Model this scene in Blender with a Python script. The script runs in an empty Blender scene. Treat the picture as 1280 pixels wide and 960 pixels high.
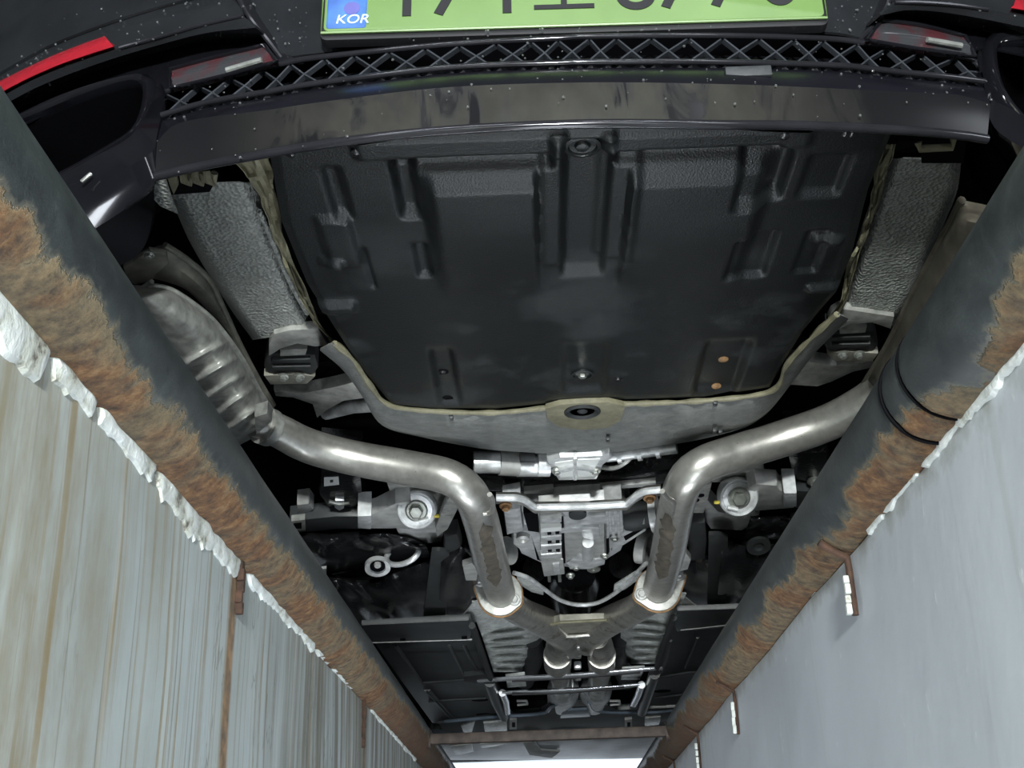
import bpy, bmesh, math, random
from mathutils import Vector, Matrix, noise

random.seed(4)
S = bpy.context.scene
COL = S.collection
pi = math.pi

# ------------------------------------------------------------------ camera
F, CX, CY, CZ = 1550.0, 640.0, 480.0, -0.38
def _basis(vpu=687.0, vpv=1135.0, roll=2.0):
    r = math.radians(roll)
    Y = Vector((vpu - CX, -(vpv - CY), -F)).normalized()
    k = (Y.x * math.cos(r) + Y.y * math.sin(r)) / (-Y.z)
    X = Vector((math.cos(r), math.sin(r), k)).normalized()
    Z = X.cross(Y)
    return Matrix((X, Y, Z))
RB = _basis()
cam_data = bpy.data.cameras.new('camera')
cam = bpy.data.objects.new('camera', cam_data)
COL.objects.link(cam)
cam_data.sensor_width = 36.0
cam_data.lens = 36.0 * F / 1280.0
cam_data.clip_start = 0.01
cam.matrix_world = Matrix.Translation((0, 0, CZ)) @ RB.to_4x4()
S.camera = cam

# ------------------------------------------------------------------ world, lights, exposure
S.view_settings.view_transform = 'Standard'
S.view_settings.look = 'None'
S.view_settings.gamma = 1.0
S.view_settings.exposure = 0.0
W = bpy.data.worlds.new('daylight')
S.world = W
W.use_nodes = True
W.node_tree.nodes['Background'].inputs[0].default_value = (0.80, 0.90, 1.0, 1)
W.node_tree.nodes['Background'].inputs[1].default_value = 1.5

def area(name, loc, target, sx, sy, power, color=(1, 1, 1)):
    l = bpy.data.lights.new(name, 'AREA')
    l.shape = 'RECTANGLE'; l.size = sx; l.size_y = sy
    l.energy = power; l.color = color
    o = bpy.data.objects.new(name, l); COL.objects.link(o)
    o.location = loc
    d = Vector(target) - Vector(loc)
    o.rotation_euler = d.to_track_quat('-Z', 'Y').to_euler()
    return o
area('work_lamp', (0.05, -1.15, -0.02), (0.0, 2.4, 0.2), 0.16, 0.12, 100.0, (0.95, 1.0, 0.97))
area('pit_lamp', (-0.22, 2.2, -1.30), (0.0, 2.2, 0.0), 0.04, 5.4, 34.0, (0.90, 0.96, 1.0))
area('pit_lamp', (0.24, 2.2, -1.30), (0.0, 2.2, 0.0), 0.04, 5.4, 40.0, (0.88, 0.94, 1.0))
area('pit_lamp', (0.02, 0.7, -1.6), (0.02, 0.7, 0.0), 0.24, 1.7, 13.0, (0.88, 0.94, 1.0))  # extra floor lamp added for highlights on the tray ramps
area('ceiling_lamp', (-0.9, -2.7, 2.8), (0.0, 0.6, 0.4), 1.2, 0.07, 40.0, (0.88, 0.92, 1.0))
area('ceiling_lamp', (0.9, -2.7, 2.8), (0.0, 0.6, 0.4), 1.2, 0.07, 40.0, (0.88, 0.92, 1.0))

area('rear_glint_light', (-1.7, -3.9, 1.3), (0.0, 1.0, 0.6), 0.45, 2.2, 25.0, (0.90, 0.95, 1.0))  # added area lights for highlights on bumper edges; back wall has no opening
area('rear_glint_light', (1.8, -3.9, 1.3), (0.0, 1.0, 0.6), 0.45, 2.2, 25.0, (0.90, 0.95, 1.0))
area('side_glint_light', (-4.1, -2.2, 1.2), (0.0, 1.0, 0.3), 0.35, 1.6, 26.0, (0.88, 0.93, 1.0))  # added area lights for glints at the lip ends, no windows built
area('side_glint_light', (4.1, -2.2, 1.2), (0.0, 1.0, 0.3), 0.35, 1.6, 26.0, (0.88, 0.93, 1.0))

# ------------------------------------------------------------------ helpers
def ray(u, v):
    return RB @ Vector(((u - CX) / F, (CY - v) / F, -1.0))
CO = Vector((0, 0, CZ))
def q(u, v, z):
    d = ray(u, v); return CO + d * ((z - CZ) / d.z)
def qx(u, v, x):
    d = ray(u, v); return CO + d * (x / d.x)
XC = 0.045                                     # the car stands a little right of the lens
def qy(u, v, y0, c=0.34):
    d = ray(u, v); y = y0; p = None
    for _ in range(12):
        p = CO + d * (y / d.y); y = y0 + c * (p.x - XC) ** 2
    return p
def depth(p):
    return -(RB.transposed() @ (p - CO)).z
def pxr(p, w):                                 # half of a width in pixels, as metres at p
    return 0.5 * w * depth(p) / F

def catmull(pts, n):
    P = [Vector(p) for p in pts]
    if len(P) == 2:
        return [P[0].lerp(P[1], i / (n - 1)) for i in range(n)]
    L = [0]
    for a, b in zip(P, P[1:]): L.append(L[-1] + (b - a).length)
    out = []
    for i in range(n):
        s = L[-1] * i / (n - 1); k = 0
        while k < len(P) - 2 and s > L[k + 1]: k += 1
        t = (s - L[k]) / max(1e-9, L[k + 1] - L[k])
        p1, p2 = P[k], P[k + 1]
        p0 = P[k - 1] if k else p1 * 2 - p2
        p3 = P[k + 2] if k + 2 < len(P) else p2 * 2 - p1
        m1 = (p2 - p0) * 0.5; m2 = (p3 - p1) * 0.5
        out.append(p1 * (2*t**3 - 3*t*t + 1) + m1 * (t**3 - 2*t*t + t) + p2 * (-2*t**3 + 3*t*t) + m2 * (t**3 - t*t))
    return out
def linear(pts, n):
    P = [Vector(p) for p in pts]
    L = [0]
    for a, b in zip(P, P[1:]): L.append(L[-1] + (b - a).length)
    out = []
    for i in range(n):
        s = L[-1] * i / (n - 1); k = 0
        while k < len(P) - 2 and s > L[k + 1]: k += 1
        out.append(P[k].lerp(P[k + 1], (s - L[k]) / max(1e-9, L[k + 1] - L[k])))
    return out
def interp(tab, x):
    if x <= tab[0][0]: a, b = tab[0], tab[1]
    elif x >= tab[-1][0]: a, b = tab[-2], tab[-1]
    else:
        for a, b in zip(tab, tab[1:]):
            if a[0] <= x <= b[0]: break
    return a[1] + (b[1] - a[1]) * (x - a[0]) / (b[0] - a[0])
def sst(a, b, x):
    t = max(0.0, min(1.0, (x - a) / (b - a))); return t * t * (3 - 2 * t)

# ------------------------------------------------------------------ materials
class NT:
    def __init__(s, name):
        s.m = bpy.data.materials.new(name); s.m.use_nodes = True
        s.t = s.m.node_tree; s.b = s.t.nodes['Principled BSDF']
        s.g = s.t.nodes.new('ShaderNodeNewGeometry'); s.c = s.t.nodes.new('ShaderNodeTexCoord')
        s.pos = s.c.outputs['Object']
    def n(s, kind, **kw):
        x = s.t.nodes.new('ShaderNode' + kind)
        for k, v in kw.items(): setattr(x, k, v)
        return x
    def link(s, a, b): s.t.links.new(a, b)
    def put(s, sock, val):
        if hasattr(val, 'is_linked') or hasattr(val, 'node'): s.link(val, sock)
        else: sock.default_value = val
    def scale(s, v, vec=None):
        m = s.n('Mapping'); s.put(m.inputs['Vector'], vec or s.pos); m.inputs['Scale'].default_value = v
        return m.outputs[0]
    def noise(s, sc, detail=4, rough=0.55, vec=None, dist=0.0):
        x = s.n('TexNoise'); s.put(x.inputs['Vector'], vec or s.pos)
        x.inputs['Scale'].default_value = sc; x.inputs['Detail'].default_value = detail
        x.inputs['Roughness'].default_value = rough; x.inputs['Distortion'].default_value = dist
        return x.outputs['Fac']
    def voro(s, sc, vec=None, feature='F1'):
        x = s.n('TexVoronoi', feature=feature); s.put(x.inputs['Vector'], vec or s.pos)
        x.inputs['Scale'].default_value = sc
        return x.outputs['Distance']
    def ramp(s, fac, stops):
        x = s.n('ValToRGB'); s.put(x.inputs[0], fac)
        e = x.color_ramp.elements
        while len(e) < len(stops): e.new(0.5)
        for i, (p, c) in enumerate(stops):
            e[i].position = p
            e[i].color = (c, c, c, 1) if not isinstance(c, tuple) else (*c, 1)
        return x.outputs[0]
    def math(s, op, a, b=0.0, clamp=False):
        x = s.n('Math', operation=op, use_clamp=clamp); s.put(x.inputs[0], a); s.put(x.inputs[1], b)
        return x.outputs[0]
    def mix(s, fac, a, b):
        x = s.n('Mix', data_type='RGBA'); s.put(x.inputs[0], fac)
        for i, v in ((6, a), (7, b)):
            s.put(x.inputs[i], (*v, 1) if isinstance(v, tuple) and len(v) == 3 else v)
        return x.outputs[2]
    def sep(s, vec=None):
        x = s.n('SeparateXYZ'); s.put(x.inputs[0], vec or s.pos); return x.outputs
    def base(s, col): s.put(s.b.inputs['Base Color'], (*col, 1) if isinstance(col, tuple) else col)
    def rough(s, r): s.put(s.b.inputs['Roughness'], r)
    def metal(s, r): s.put(s.b.inputs['Metallic'], r)
    def bump(s, h, strength=0.5, dist=0.002):
        x = s.n('Bump'); s.put(x.inputs['Height'], h)
        x.inputs['Strength'].default_value = strength; x.inputs['Distance'].default_value = dist
        s.link(x.outputs[0], s.b.inputs['Normal'])

def plain(name, col, rough=0.5, metal=0.0, var=0.25, vscale=30, bump=0.15, bscale=300, coat=0.0):
    t = NT(name)
    n = t.noise(vscale)
    lo = tuple(c * (1 - var) for c in col); hi = tuple(min(1, c * (1 + var)) for c in col)
    t.base(t.ramp(n, [(0.3, lo), (0.7, hi)]))
    t.rough(rough); t.metal(metal)
    if bump: t.bump(t.noise(bscale, 3), bump, 0.001)
    if coat: t.b.inputs['Coat Weight'].default_value = coat; t.b.inputs['Coat Roughness'].default_value = 0.03
    return t.m

M = {}
M['gloss'] = plain('gloss_black_paint', (0.006, 0.006, 0.008), 0.10, 0, 0.2, 20, 0.0, coat=0.5)
M['satin'] = plain('satin_black_paint', (0.014, 0.015, 0.017), 0.15, 0, 0.2, 20, 0.05)
M['dark'] = plain('black_underbody', (0.010, 0.010, 0.012), 0.45, 0, 0.4, 20, 0.4, 120)
M['wet_black'] = plain('wet_black_metal', (0.009, 0.009, 0.010), 0.2, 0, 0.4, 20, 1.0, 110)
M['rubber'] = plain('black_rubber', (0.018, 0.02, 0.021), 0.6, 0, 0.3, 30, 0.2, 200)
M['void'] = plain('black_cavity', (0.003, 0.003, 0.004), 0.7, 0, 0.2, 20, 0)
M['void'].node_tree.nodes['Principled BSDF'].inputs['Specular IOR Level'].default_value = 0.05
M['cast'] = plain('cast_aluminium', (0.66, 0.67, 0.68), 0.34, 0.45, 0.3, 45, 0.25, 260)
M['arm_metal'] = plain('dull_aluminium', (0.44, 0.44, 0.43), 0.45, 0.35, 0.25, 40, 0.25, 260)
M['zinc'] = plain('zinc_bolt', (0.42, 0.43, 0.40), 0.3, 0.8, 0.3, 60, 0.1)
M['white'] = plain('plain_white', (0.75, 0.76, 0.74), 0.5, 0, 0.05, 30, 0)
M['yellow'] = plain('yellow_paint_dot', (0.6, 0.5, 0.06), 0.5, 0, 0.05, 30, 0)
M['brass'] = plain('rusty_bolt', (0.28, 0.16, 0.07), 0.6, 0.3, 0.4, 90, 0.3)
M['strut'] = plain('grey_black_grille', (0.05, 0.055, 0.065), 0.25, 0.2, 0.2, 40, 0.0)
M['edge'] = plain('shiny_black_edge', (0.02, 0.02, 0.024), 0.12, 0.3, 0.2, 20, 0.0)
M['valance'] = plain('black_valance', (0.005, 0.005, 0.008), 0.26, 0, 0.2, 20, 0.0)
M['dark_rust'] = plain('dark_red_rust', (0.042, 0.020, 0.012), 0.85, 0.0, 0.7, 70, 0.6, 160)
M['bar_rust'] = plain('brown_bar_rust', (0.050, 0.036, 0.030), 0.6, 0.2, 0.6, 40, 0.6, 120)
M['scorch'] = plain('brown_scorch', (0.085, 0.072, 0.055), 0.7, 0.1, 0.5, 60, 0.6, 150)
M['shell_dark'] = plain('shaded_muffler_shell', (0.075, 0.067, 0.052), 0.6, 0.2, 0.4, 40, 0.4, 120)  # darker shell copy; the right muffler's shade is put into its colour
M['red'] = plain('red_reflector', (0.42, 0.012, 0.025), 0.22, 0, 0.12, 60, 0.25, 500, 0.3)
M['green'] = plain('green_plate', (0.125, 0.215, 0.062), 0.4, 0, 0.06, 20, 0.05)
M['blue'] = plain('blue_plate_strip', (0.028, 0.115, 0.42), 0.4, 0, 0.3, 40, 0)
M['ink'] = plain('black_plate_ink', (0.006, 0.006, 0.008), 0.55, 0, 0.1, 30, 0)
M['pale'] = plain('pale_blue_print', (0.62, 0.74, 0.88), 0.4, 0, 0.1, 30, 0)
M['dusk'] = plain('violet_emblem', (0.10, 0.10, 0.34), 0.4, 0, 0.2, 30, 0)
M['concrete'] = plain('grey_concrete', (0.22, 0.22, 0.21), 0.8, 0, 0.2, 6, 0.3, 60)
M['garage'] = plain('garage_paint', (0.12, 0.125, 0.13), 0.8, 0, 0.15, 3, 0.1, 20)

def m_plaster():
    t = NT('white_flaking_plaster')
    n = t.noise(28, 6, 0.65)
    c = t.ramp(n, [(0.33, (0.12, 0.11, 0.09)), (0.40, (0.42, 0.43, 0.38)), (0.48, (0.56, 0.59, 0.57)), (0.66, (0.72, 0.75, 0.75))])
    e = t.noise(9, 5, 0.7)
    t.base(t.mix(t.ramp(e, [(0.66, 0.0), (0.72, 1.0)]), c, (0.26, 0.16, 0.07)))
    t.rough(0.75); t.bump(n, 0.7, 0.006)
    return t.m
M['plaster'] = m_plaster()

def m_wall_left():
    t = NT('stained_wall_paint')
    x, y, z = t.sep()
    base = t.ramp(t.noise(5, 5), [(0.3, (0.35, 0.395, 0.405)), (0.7, (0.455, 0.505, 0.515))])
    wob = t.noise(2.2, 2)
    def streak(sy, sz, lo, hi, seed):
        cb = t.n('CombineXYZ'); t.put(cb.inputs[0], seed)
        t.put(cb.inputs[1], t.math('MULTIPLY', t.math('ADD', y, t.math('MULTIPLY', wob, 0.03)), sy)); t.put(cb.inputs[2], t.math('MULTIPLY', z, sz))
        return t.ramp(t.noise(1.0, 3, 0.6, cb.outputs[0]), [(lo, 0.0), (hi, 1.0)])
    zone = t.ramp(t.noise(1.0, 2, 0.5, t.scale((0, 4.5, 0.6))), [(0.30, 0.45), (0.55, 1.0)])
    s1 = t.math('MULTIPLY', streak(46, 0.6, 0.52, 0.59, 3.0), zone)
    c = t.mix(t.math('MULTIPLY', t.math('MULTIPLY', s1, t.ramp(t.noise(9, 5, 0.7), [(0.30, 0.35), (0.6, 1.0)])), 0.9), base, (0.27, 0.20, 0.10))
    s2 = streak(75, 0.9, 0.60, 0.68, 9.0)
    c = t.mix(t.math('MULTIPLY', s2, 0.75), c, (0.20, 0.19, 0.15))
    s3 = streak(22, 0.35, 0.60, 0.66, 15.0)
    c = t.mix(t.math('MULTIPLY', s3, 0.22), c, (0.72, 0.76, 0.74))
    # old dirt at the near end and at the top of the wall
    near = t.math('MULTIPLY', t.ramp(t.math('ADD', y, t.math('MULTIPLY', t.noise(9, 5, 0.7), 0.5)), [(0.98, 1.0), (1.0, 0.0)]), 1.0)
    nn = t.n('MapRange'); t.put(nn.inputs[0], t.math('ADD', y, t.math('MULTIPLY', t.noise(8, 5, 0.7), 0.35)))
    nn.inputs[1].default_value = 1.22; nn.inputs[2].default_value = 0.86
    dirt = t.math('MULTIPLY', nn.outputs[0], t.ramp(t.noise(14, 6, 0.7, t.scale((1, 1, 0.25))), [(0.35, 0.2), (0.62, 1.0)]))
    c = t.mix(t.math('MULTIPLY', dirt, 0.9), c, (0.19, 0.15, 0.075))
    cr = t.ramp(t.math('ABSOLUTE', t.math('SUBTRACT', t.noise(1.0, 6, 0.72, t.scale((6, 6, 1.1))), 0.5)), [(0.0, 1.0), (0.008, 0.0)])
    c = t.mix(t.math('MULTIPLY', cr, t.math('MULTIPLY', t.ramp(t.noise(3.0, 2), [(0.48, 0.0), (0.55, 1.0)]), 0.6)), c, (0.10, 0.09, 0.06))
    gr = t.ramp(t.noise(7, 6, 0.7, t.scale((1, 1, 0.35))), [(0.42, 0.0), (0.70, 1.0)])
    c = t.mix(t.math('MULTIPLY', gr, 0.45), c, (0.30, 0.31, 0.26))
    # broad rust run below each anchor
    for yy, w in ((RUN_Y[0], 0.019), (RUN_Y[1], 0.024)):
        d = t.math('ABSOLUTE', t.math('SUBTRACT', t.math('ADD', y, t.math('MULTIPLY', t.math('SUBTRACT', t.noise(7, 3), 0.5), 0.02)), yy))
        mr = t.n('MapRange'); t.put(mr.inputs[0], d); mr.inputs[1].default_value = w; mr.inputs[2].default_value = w * 0.5
        c = t.mix(t.math('MULTIPLY', mr.outputs[0], 0.85), c, t.ramp(t.noise(60, 4), [(0.35, (0.10, 0.055, 0.02)), (0.65, (0.33, 0.18, 0.07))]))
    # grimy far stretch
    fr = t.n('MapRange'); t.put(fr.inputs[0], t.math('ADD', y, t.math('MULTIPLY', t.noise(6, 4), 0.5))); fr.inputs[1].default_value = FAR_Y; fr.inputs[2].default_value = FAR_Y + 0.35
    g = t.math('MULTIPLY', fr.outputs[0], streak(30, 1.6, 0.40, 0.56, 21.0))
    c = t.mix(t.math('MULTIPLY', g, 0.75), c, (0.13, 0.12, 0.09))
    t.base(c); t.rough(0.6)
    t.bump(t.noise(1.0, 5, 0.6, t.scale((12, 18, 4))), 0.25, 0.003)
    return t.m
def m_wall_right():
    t = NT('grey_wall_paint')
    x, y, z = t.sep()
    c = t.ramp(t.noise(3.5, 5), [(0.3, (0.47, 0.505, 0.55)), (0.7, (0.55, 0.59, 0.64))])
    sp = t.noise(40, 4, 0.6, t.scale((1, 1, 0.5)))
    c = t.mix(t.math('MULTIPLY', t.ramp(sp, [(0.66, 0.0), (0.72, 1.0)]), 0.7), c, (0.80, 0.83, 0.86))
    st = t.ramp(t.noise(1.0, 3, 0.6, t.scale((1, 26, 0.8))), [(0.6, 0.0), (0.72, 1.0)])
    c = t.mix(t.math('MULTIPLY', st, 0.3), c, (0.36, 0.37, 0.36))
    g = t.n('MapRange'); t.put(g.inputs[0], t.math('ADD', z, t.math('MULTIPLY', t.noise(20, 5, 0.7), 0.08))); g.inputs[1].default_value = -0.03; g.inputs[2].default_value = 0.0
    c = t.mix(t.math('MULTIPLY', g.outputs[0], 0.7), c, (0.20, 0.20, 0.16))
    t.base(c); t.rough(0.5)
    t.bump(t.math('ADD', t.noise(7, 4, 0.5), t.math('MULTIPLY', sp, 0.25)), 0.3, 0.006)
    return t.m
def m_rust(name, thr, patch):
    # old grey paint on the upper flank, rust scale on the belly; object origin on the pipe axis
    t = NT(name)
    x, y, z = t.sep()
    dn = t.math('MULTIPLY', z, -1.0 / 0.043)
    jag = t.math('SUBTRACT', t.noise(1.0, 6, 0.72, t.scale((30, 32, 30))), 0.5)
    big = t.math('SUBTRACT', t.noise(1.0, 3, 0.5, t.scale((5, 7, 5))), 0.5)
    f = t.math('ADD', t.math('ADD', dn, t.math('MULTIPLY', jag, 1.0)), t.math('MULTIPLY', big, patch))
    yy = t.n('MapRange'); t.put(yy.inputs[0], y); yy.inputs[1].default_value = 1.0; yy.inputs[2].default_value = 2.6; yy.inputs[4].default_value = 0.45
    f = t.math('ADD', f, yy.outputs[0])
    mr = t.n('MapRange'); t.put(mr.inputs[0], f); mr.inputs[1].default_value = thr; mr.inputs[2].default_value = thr + 0.05
    mask = mr.outputs[0]
    n1 = t.noise(1.0, 7, 0.75, t.scale((72, 80, 72)))
    rust = t.ramp(n1, [(0.30, (0.035, 0.020, 0.012)), (0.43, (0.115, 0.055, 0.024)), (0.54, (0.21, 0.098, 0.036)), (0.68, (0.34, 0.21, 0.10))])
    ol = t.ramp(t.noise(1.0, 4, 0.6, t.scale((9, 11, 9))), [(0.45, 0.0), (0.58, 1.0)])
    rust = t.mix(t.math('MULTIPLY', ol, 0.75), rust, t.ramp(n1, [(0.35, (0.06, 0.055, 0.04)), (0.6, (0.24, 0.19, 0.11))]))
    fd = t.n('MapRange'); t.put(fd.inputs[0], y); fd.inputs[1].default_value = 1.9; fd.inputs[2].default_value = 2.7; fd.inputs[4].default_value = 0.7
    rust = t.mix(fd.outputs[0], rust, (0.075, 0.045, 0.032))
    n2 = t.noise(1.0, 5, 0.65, t.scale((40, 22, 40)))
    paint = t.ramp(n2, [(0.3, (0.018, 0.022, 0.024)), (0.6, (0.040, 0.047, 0.048)), (0.75, (0.075, 0.087, 0.088))])
    hal = t.n('MapRange'); t.put(hal.inputs[0], f); hal.inputs[1].default_value = thr - 0.10; hal.inputs[2].default_value = thr + 0.02
    hal2 = t.n('MapRange'); t.put(hal2.inputs[0], f); hal2.inputs[1].default_value = thr + 0.16; hal2.inputs[2].default_value = thr + 0.04
    rust = t.mix(t.math('MULTIPLY', hal2.outputs[0], 0.55), rust, (0.27, 0.22, 0.13))
    paint = t.mix(t.math('MULTIPLY', hal.outputs[0], 0.55), paint, (0.20, 0.18, 0.13))
    t.base(t.mix(mask, paint, rust))
    t.rough(t.math('ADD', t.math('MULTIPLY', mask, 0.35), 0.42))
    t.bump(t.math('MULTIPLY', n1, t.math('ADD', mask, 0.12)), 0.9, 0.008)
    return t.m
def m_tray():
    t = NT('grained_black_plastic')
    d = t.noise(7, 5, 0.6)
    x, y, z = t.sep()
    dm = t.ramp(d, [(0.50, 0.0), (0.62, 1.0)])
    yr = t.n('MapRange'); t.put(yr.inputs[0], y); yr.inputs[1].default_value = 1.15; yr.inputs[2].default_value = 1.35
    dm = t.math('MULTIPLY', dm, yr.outputs[0])
    t.base(t.mix(t.math('MULTIPLY', dm, 0.8), (0.0055, 0.0068, 0.0075), t.ramp(t.noise(120, 5, 0.7), [(0.3, (0.012, 0.0145, 0.0155)), (0.7, (0.024, 0.027, 0.028))])))
    t.rough(t.math('ADD', t.math('MULTIPLY', dm, 0.25), 0.36))
    t.bump(t.math('ADD', t.voro(520), t.noise(420, 3)), 0.22, 0.0012)
    t.b.inputs['Specular IOR Level'].default_value = 0.4
    return t.m
def m_shield():
    t = NT('dimpled_heat_shield')
    a = t.voro(210)
    n = t.noise(22, 5, 0.7)
    t.base(t.mix(t.ramp(n, [(0.60, 0.0), (0.74, 0.8)]), t.ramp(t.noise(60, 4), [(0.3, (0.25, 0.262, 0.245)), (0.7, (0.34, 0.35, 0.33))]), (0.10, 0.10, 0.085)))
    t.rough(0.55); t.metal(0.25); t.bump(a, 0.9, 0.0035)
    return t.m
def m_tube(name, stain):
    t = NT(name)
    n = t.noise(26, 6, 0.7)
    c = t.ramp(t.noise(70, 5), [(0.3, (0.42, 0.41, 0.38)), (0.7, (0.58, 0.565, 0.53))])
    c = t.mix(t.ramp(n, [(0.66 - stain * 0.1, 0.0), (0.74 - stain * 0.1, 0.75)]), c, (0.17, 0.14, 0.105))
    sp = t.noise(190, 3, 0.6)
    c = t.mix(t.ramp(sp, [(0.70, 0.0), (0.74, 0.8)]), c, (0.10, 0.075, 0.05))
    t.base(c); t.metal(0.78); t.rough(t.math('ADD', t.math('MULTIPLY', n, 0.25), 0.22))
    t.bump(t.noise(150, 4), 0.15, 0.001)
    return t.m
def m_lip():
    t = NT('dusty_gloss_lip')
    n = t.noise(1.0, 6, 0.65, t.scale((22, 14, 14)))
    wet = t.ramp(t.noise(1.0, 4, 0.6, t.scale((16, 5, 5)), 1.2), [(0.40, 1.0), (0.50, 0.0)])
    dust = t.ramp(n, [(0.35, (0.014, 0.0135, 0.011)), (0.7, (0.028, 0.027, 0.022))])
    dx = t.sep()[0]
    mid = t.n('MapRange'); t.put(mid.inputs[0], t.math('ABSOLUTE', t.math('SUBTRACT', dx, 0.03))); mid.inputs[1].default_value = 0.34; mid.inputs[2].default_value = 0.16
    wet2 = t.math('SUBTRACT', 1.0, t.math('MULTIPLY', t.math('SUBTRACT', 1.0, wet), mid.outputs[0]))
    t.base(t.mix(wet2, dust, (0.008, 0.008, 0.009)))
    t.rough(t.math('SUBTRACT', 0.6, t.math('MULTIPLY', wet2, 0.42)))
    t.b.inputs['Specular IOR Level'].default_value = 0.16
    return t.m
def m_rim():
    t = NT('grey_undercoat')
    n = t.noise(40, 6, 0.7)
    t.base(t.ramp(n, [(0.3, (0.11, 0.115, 0.11)), (0.7, (0.20, 0.205, 0.195))])); t.rough(0.62)
    t.bump(t.noise(26, 6, 0.7), 0.8, 0.006)
    return t.m
def m_beige():
    t = NT('beige_sealer')
    n = t.noise(50, 5, 0.7)
    t.base(t.ramp(n, [(0.3, (0.13, 0.12, 0.075)), (0.7, (0.24, 0.225, 0.15))])); t.rough(0.6); t.bump(n, 0.5, 0.004)
    return t.m
def m_lens():
    t = NT('dark_lamp_lens')
    n = t.noise(30, 4)
    t.base(t.ramp(n, [(0.45, (0.035, 0.036, 0.04)), (0.62, (0.06, 0.018, 0.022))])); t.rough(0.08)
    t.b.inputs['Coat Weight'].default_value = 1.0
    return t.m
def m_drop():
    t = NT('water_drop'); t.base((0.9, 0.93, 0.95)); t.rough(0.02)
    t.b.inputs['Transmission Weight'].default_value = 0.93; t.b.inputs['IOR'].default_value = 1.33
    return t.m
FAR_Y = qx(335, 770, -0.305).y + 0.2
RUN_Y = (qx(293, 740, -0.305).y, qx(455, 905, -0.305).y)
M['wall_left'] = m_wall_left(); M['wall_right'] = m_wall_right()
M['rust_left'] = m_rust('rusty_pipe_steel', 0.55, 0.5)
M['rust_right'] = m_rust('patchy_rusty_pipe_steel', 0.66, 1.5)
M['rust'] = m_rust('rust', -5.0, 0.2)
M['tray'] = m_tray(); M['shield'] = m_shield()
M['tube'] = m_tube('stainless_tube', 0.0); M['tube_brown'] = m_tube('scorched_tube', 1.1)
M['lip'] = m_lip(); M['rim'] = m_rim(); M['beige'] = m_beige(); M['lens'] = m_lens(); M['drop'] = m_drop()
M['panel'] = plain('dark_floor_panel', (0.030, 0.033, 0.035), 0.42, 0, 0.3, 30, 0.35, 180)
M['front'] = plain('blue_grey_undertray', (0.10, 0.125, 0.16), 0.28, 0.1, 0.45, 14, 0.5, 60)
M['muffler'] = plain('dull_muffler_steel', (0.36, 0.36, 0.34), 0.42, 0.45, 0.35, 60, 0.4, 180)
M['shell'] = plain('dusty_muffler_shell', (0.23, 0.22, 0.185), 0.55, 0.3, 0.35, 40, 0.5, 120)
M['tunnel'] = plain('corrugated_foil', (0.78, 0.80, 0.78), 0.26, 0.4, 0.25, 90, 0.6, 150)
M['chromed'] = plain('polished_bar', (0.78, 0.79, 0.84), 0.22, 0.85, 0.15, 30, 0.1, 100)

# ------------------------------------------------------------------ object builders
CAR_AT = Vector((XC, 3.3, 0.0))
def finish(name, me, mat, parent=None, smooth=True, angle=40):
    o = bpy.data.objects.new(name, me)
    COL.objects.link(o)
    if mat: me.materials.append(M[mat])
    if smooth:
        for p in me.polygons: p.use_smooth = True
        me.set_sharp_from_angle(angle=math.radians(angle))
    if parent is not None:
        o.parent = parent
        if parent.type == 'EMPTY':
            o.matrix_parent_inverse = Matrix.Translation(-parent.location)
    return o
def from_bm(name, bm, mat, parent=None, smooth=True, angle=40, fix=True):
    if fix: bmesh.ops.recalc_face_normals(bm, faces=bm.faces)
    me = bpy.data.meshes.new(name); bm.to_mesh(me); bm.free()
    return finish(name, me, mat, parent, smooth, angle)
def grid(name, rows, mat, parent=None, th=0.0, angle=40, up=True):
    """rows of 3-D points -> sheet; th gives it a thickness away from the viewer"""
    bm = bmesh.new()
    G = [[bm.verts.new(p) for p in r] for r in rows]
    for a, b in zip(G, G[1:]):
        for i in range(len(a) - 1):
            try: bm.faces.new((a[i], a[i+1], b[i+1], b[i]))
            except ValueError: pass
    if th:
        bmesh.ops.recalc_face_normals(bm, faces=bm.faces)
        bm.normal_update()
        # normals should face the viewer, the copy goes behind
        f = max(bm.faces, key=lambda f: f.calc_area())
        if f.normal.dot(CO - f.calc_center_median()) < 0:
            bmesh.ops.reverse_faces(bm, faces=bm.faces); bm.normal_update()
        back = {}
        for v in list(bm.verts): back[v] = bm.verts.new(v.co - v.normal * th)
        fs = list(bm.faces)
        edges = [e for e in bm.edges if len(e.link_faces) == 1]
        for f in fs: bm.faces.new([back[v] for v in reversed(f.verts)])
        for e in edges:
            a, b = e.verts
            try: bm.faces.new((a, b, back[b], back[a]))
            except ValueError: pass
    return from_bm(name, bm, mat, parent, True, angle)
def tube_bm(bm, pts, radii, n=14, cap=True, flat=1.0):
    P = [Vector(p) for p in pts]
    R = radii if isinstance(radii, (list, tuple)) else [radii] * len(P)
    T = []
    for i in range(len(P)):
        a = P[max(0, i-1)]; b = P[min(len(P)-1, i+1)]
        T.append((b - a).normalized())
    up = Vector((0, 0, 1)) if abs(T[0].z) < 0.9 else Vector((1, 0, 0))
    s = T[0].cross(up).normalized(); rings = []
    for i in range(len(P)):
        s = (s - T[i] * s.dot(T[i])).normalized(); w = s.cross(T[i])
        rings.append([bm.verts.new(P[i] + (s * math.cos(2*pi*k/n) + w * math.sin(2*pi*k/n) * flat) * R[i]) for k in range(n)])
    for a, b in zip(rings, rings[1:]):
        for k in range(n): bm.faces.new((a[k], a[(k+1) % n], b[(k+1) % n], b[k]))
    if cap:
        bm.faces.new(rings[0][::-1]); bm.faces.new(rings[-1])
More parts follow.
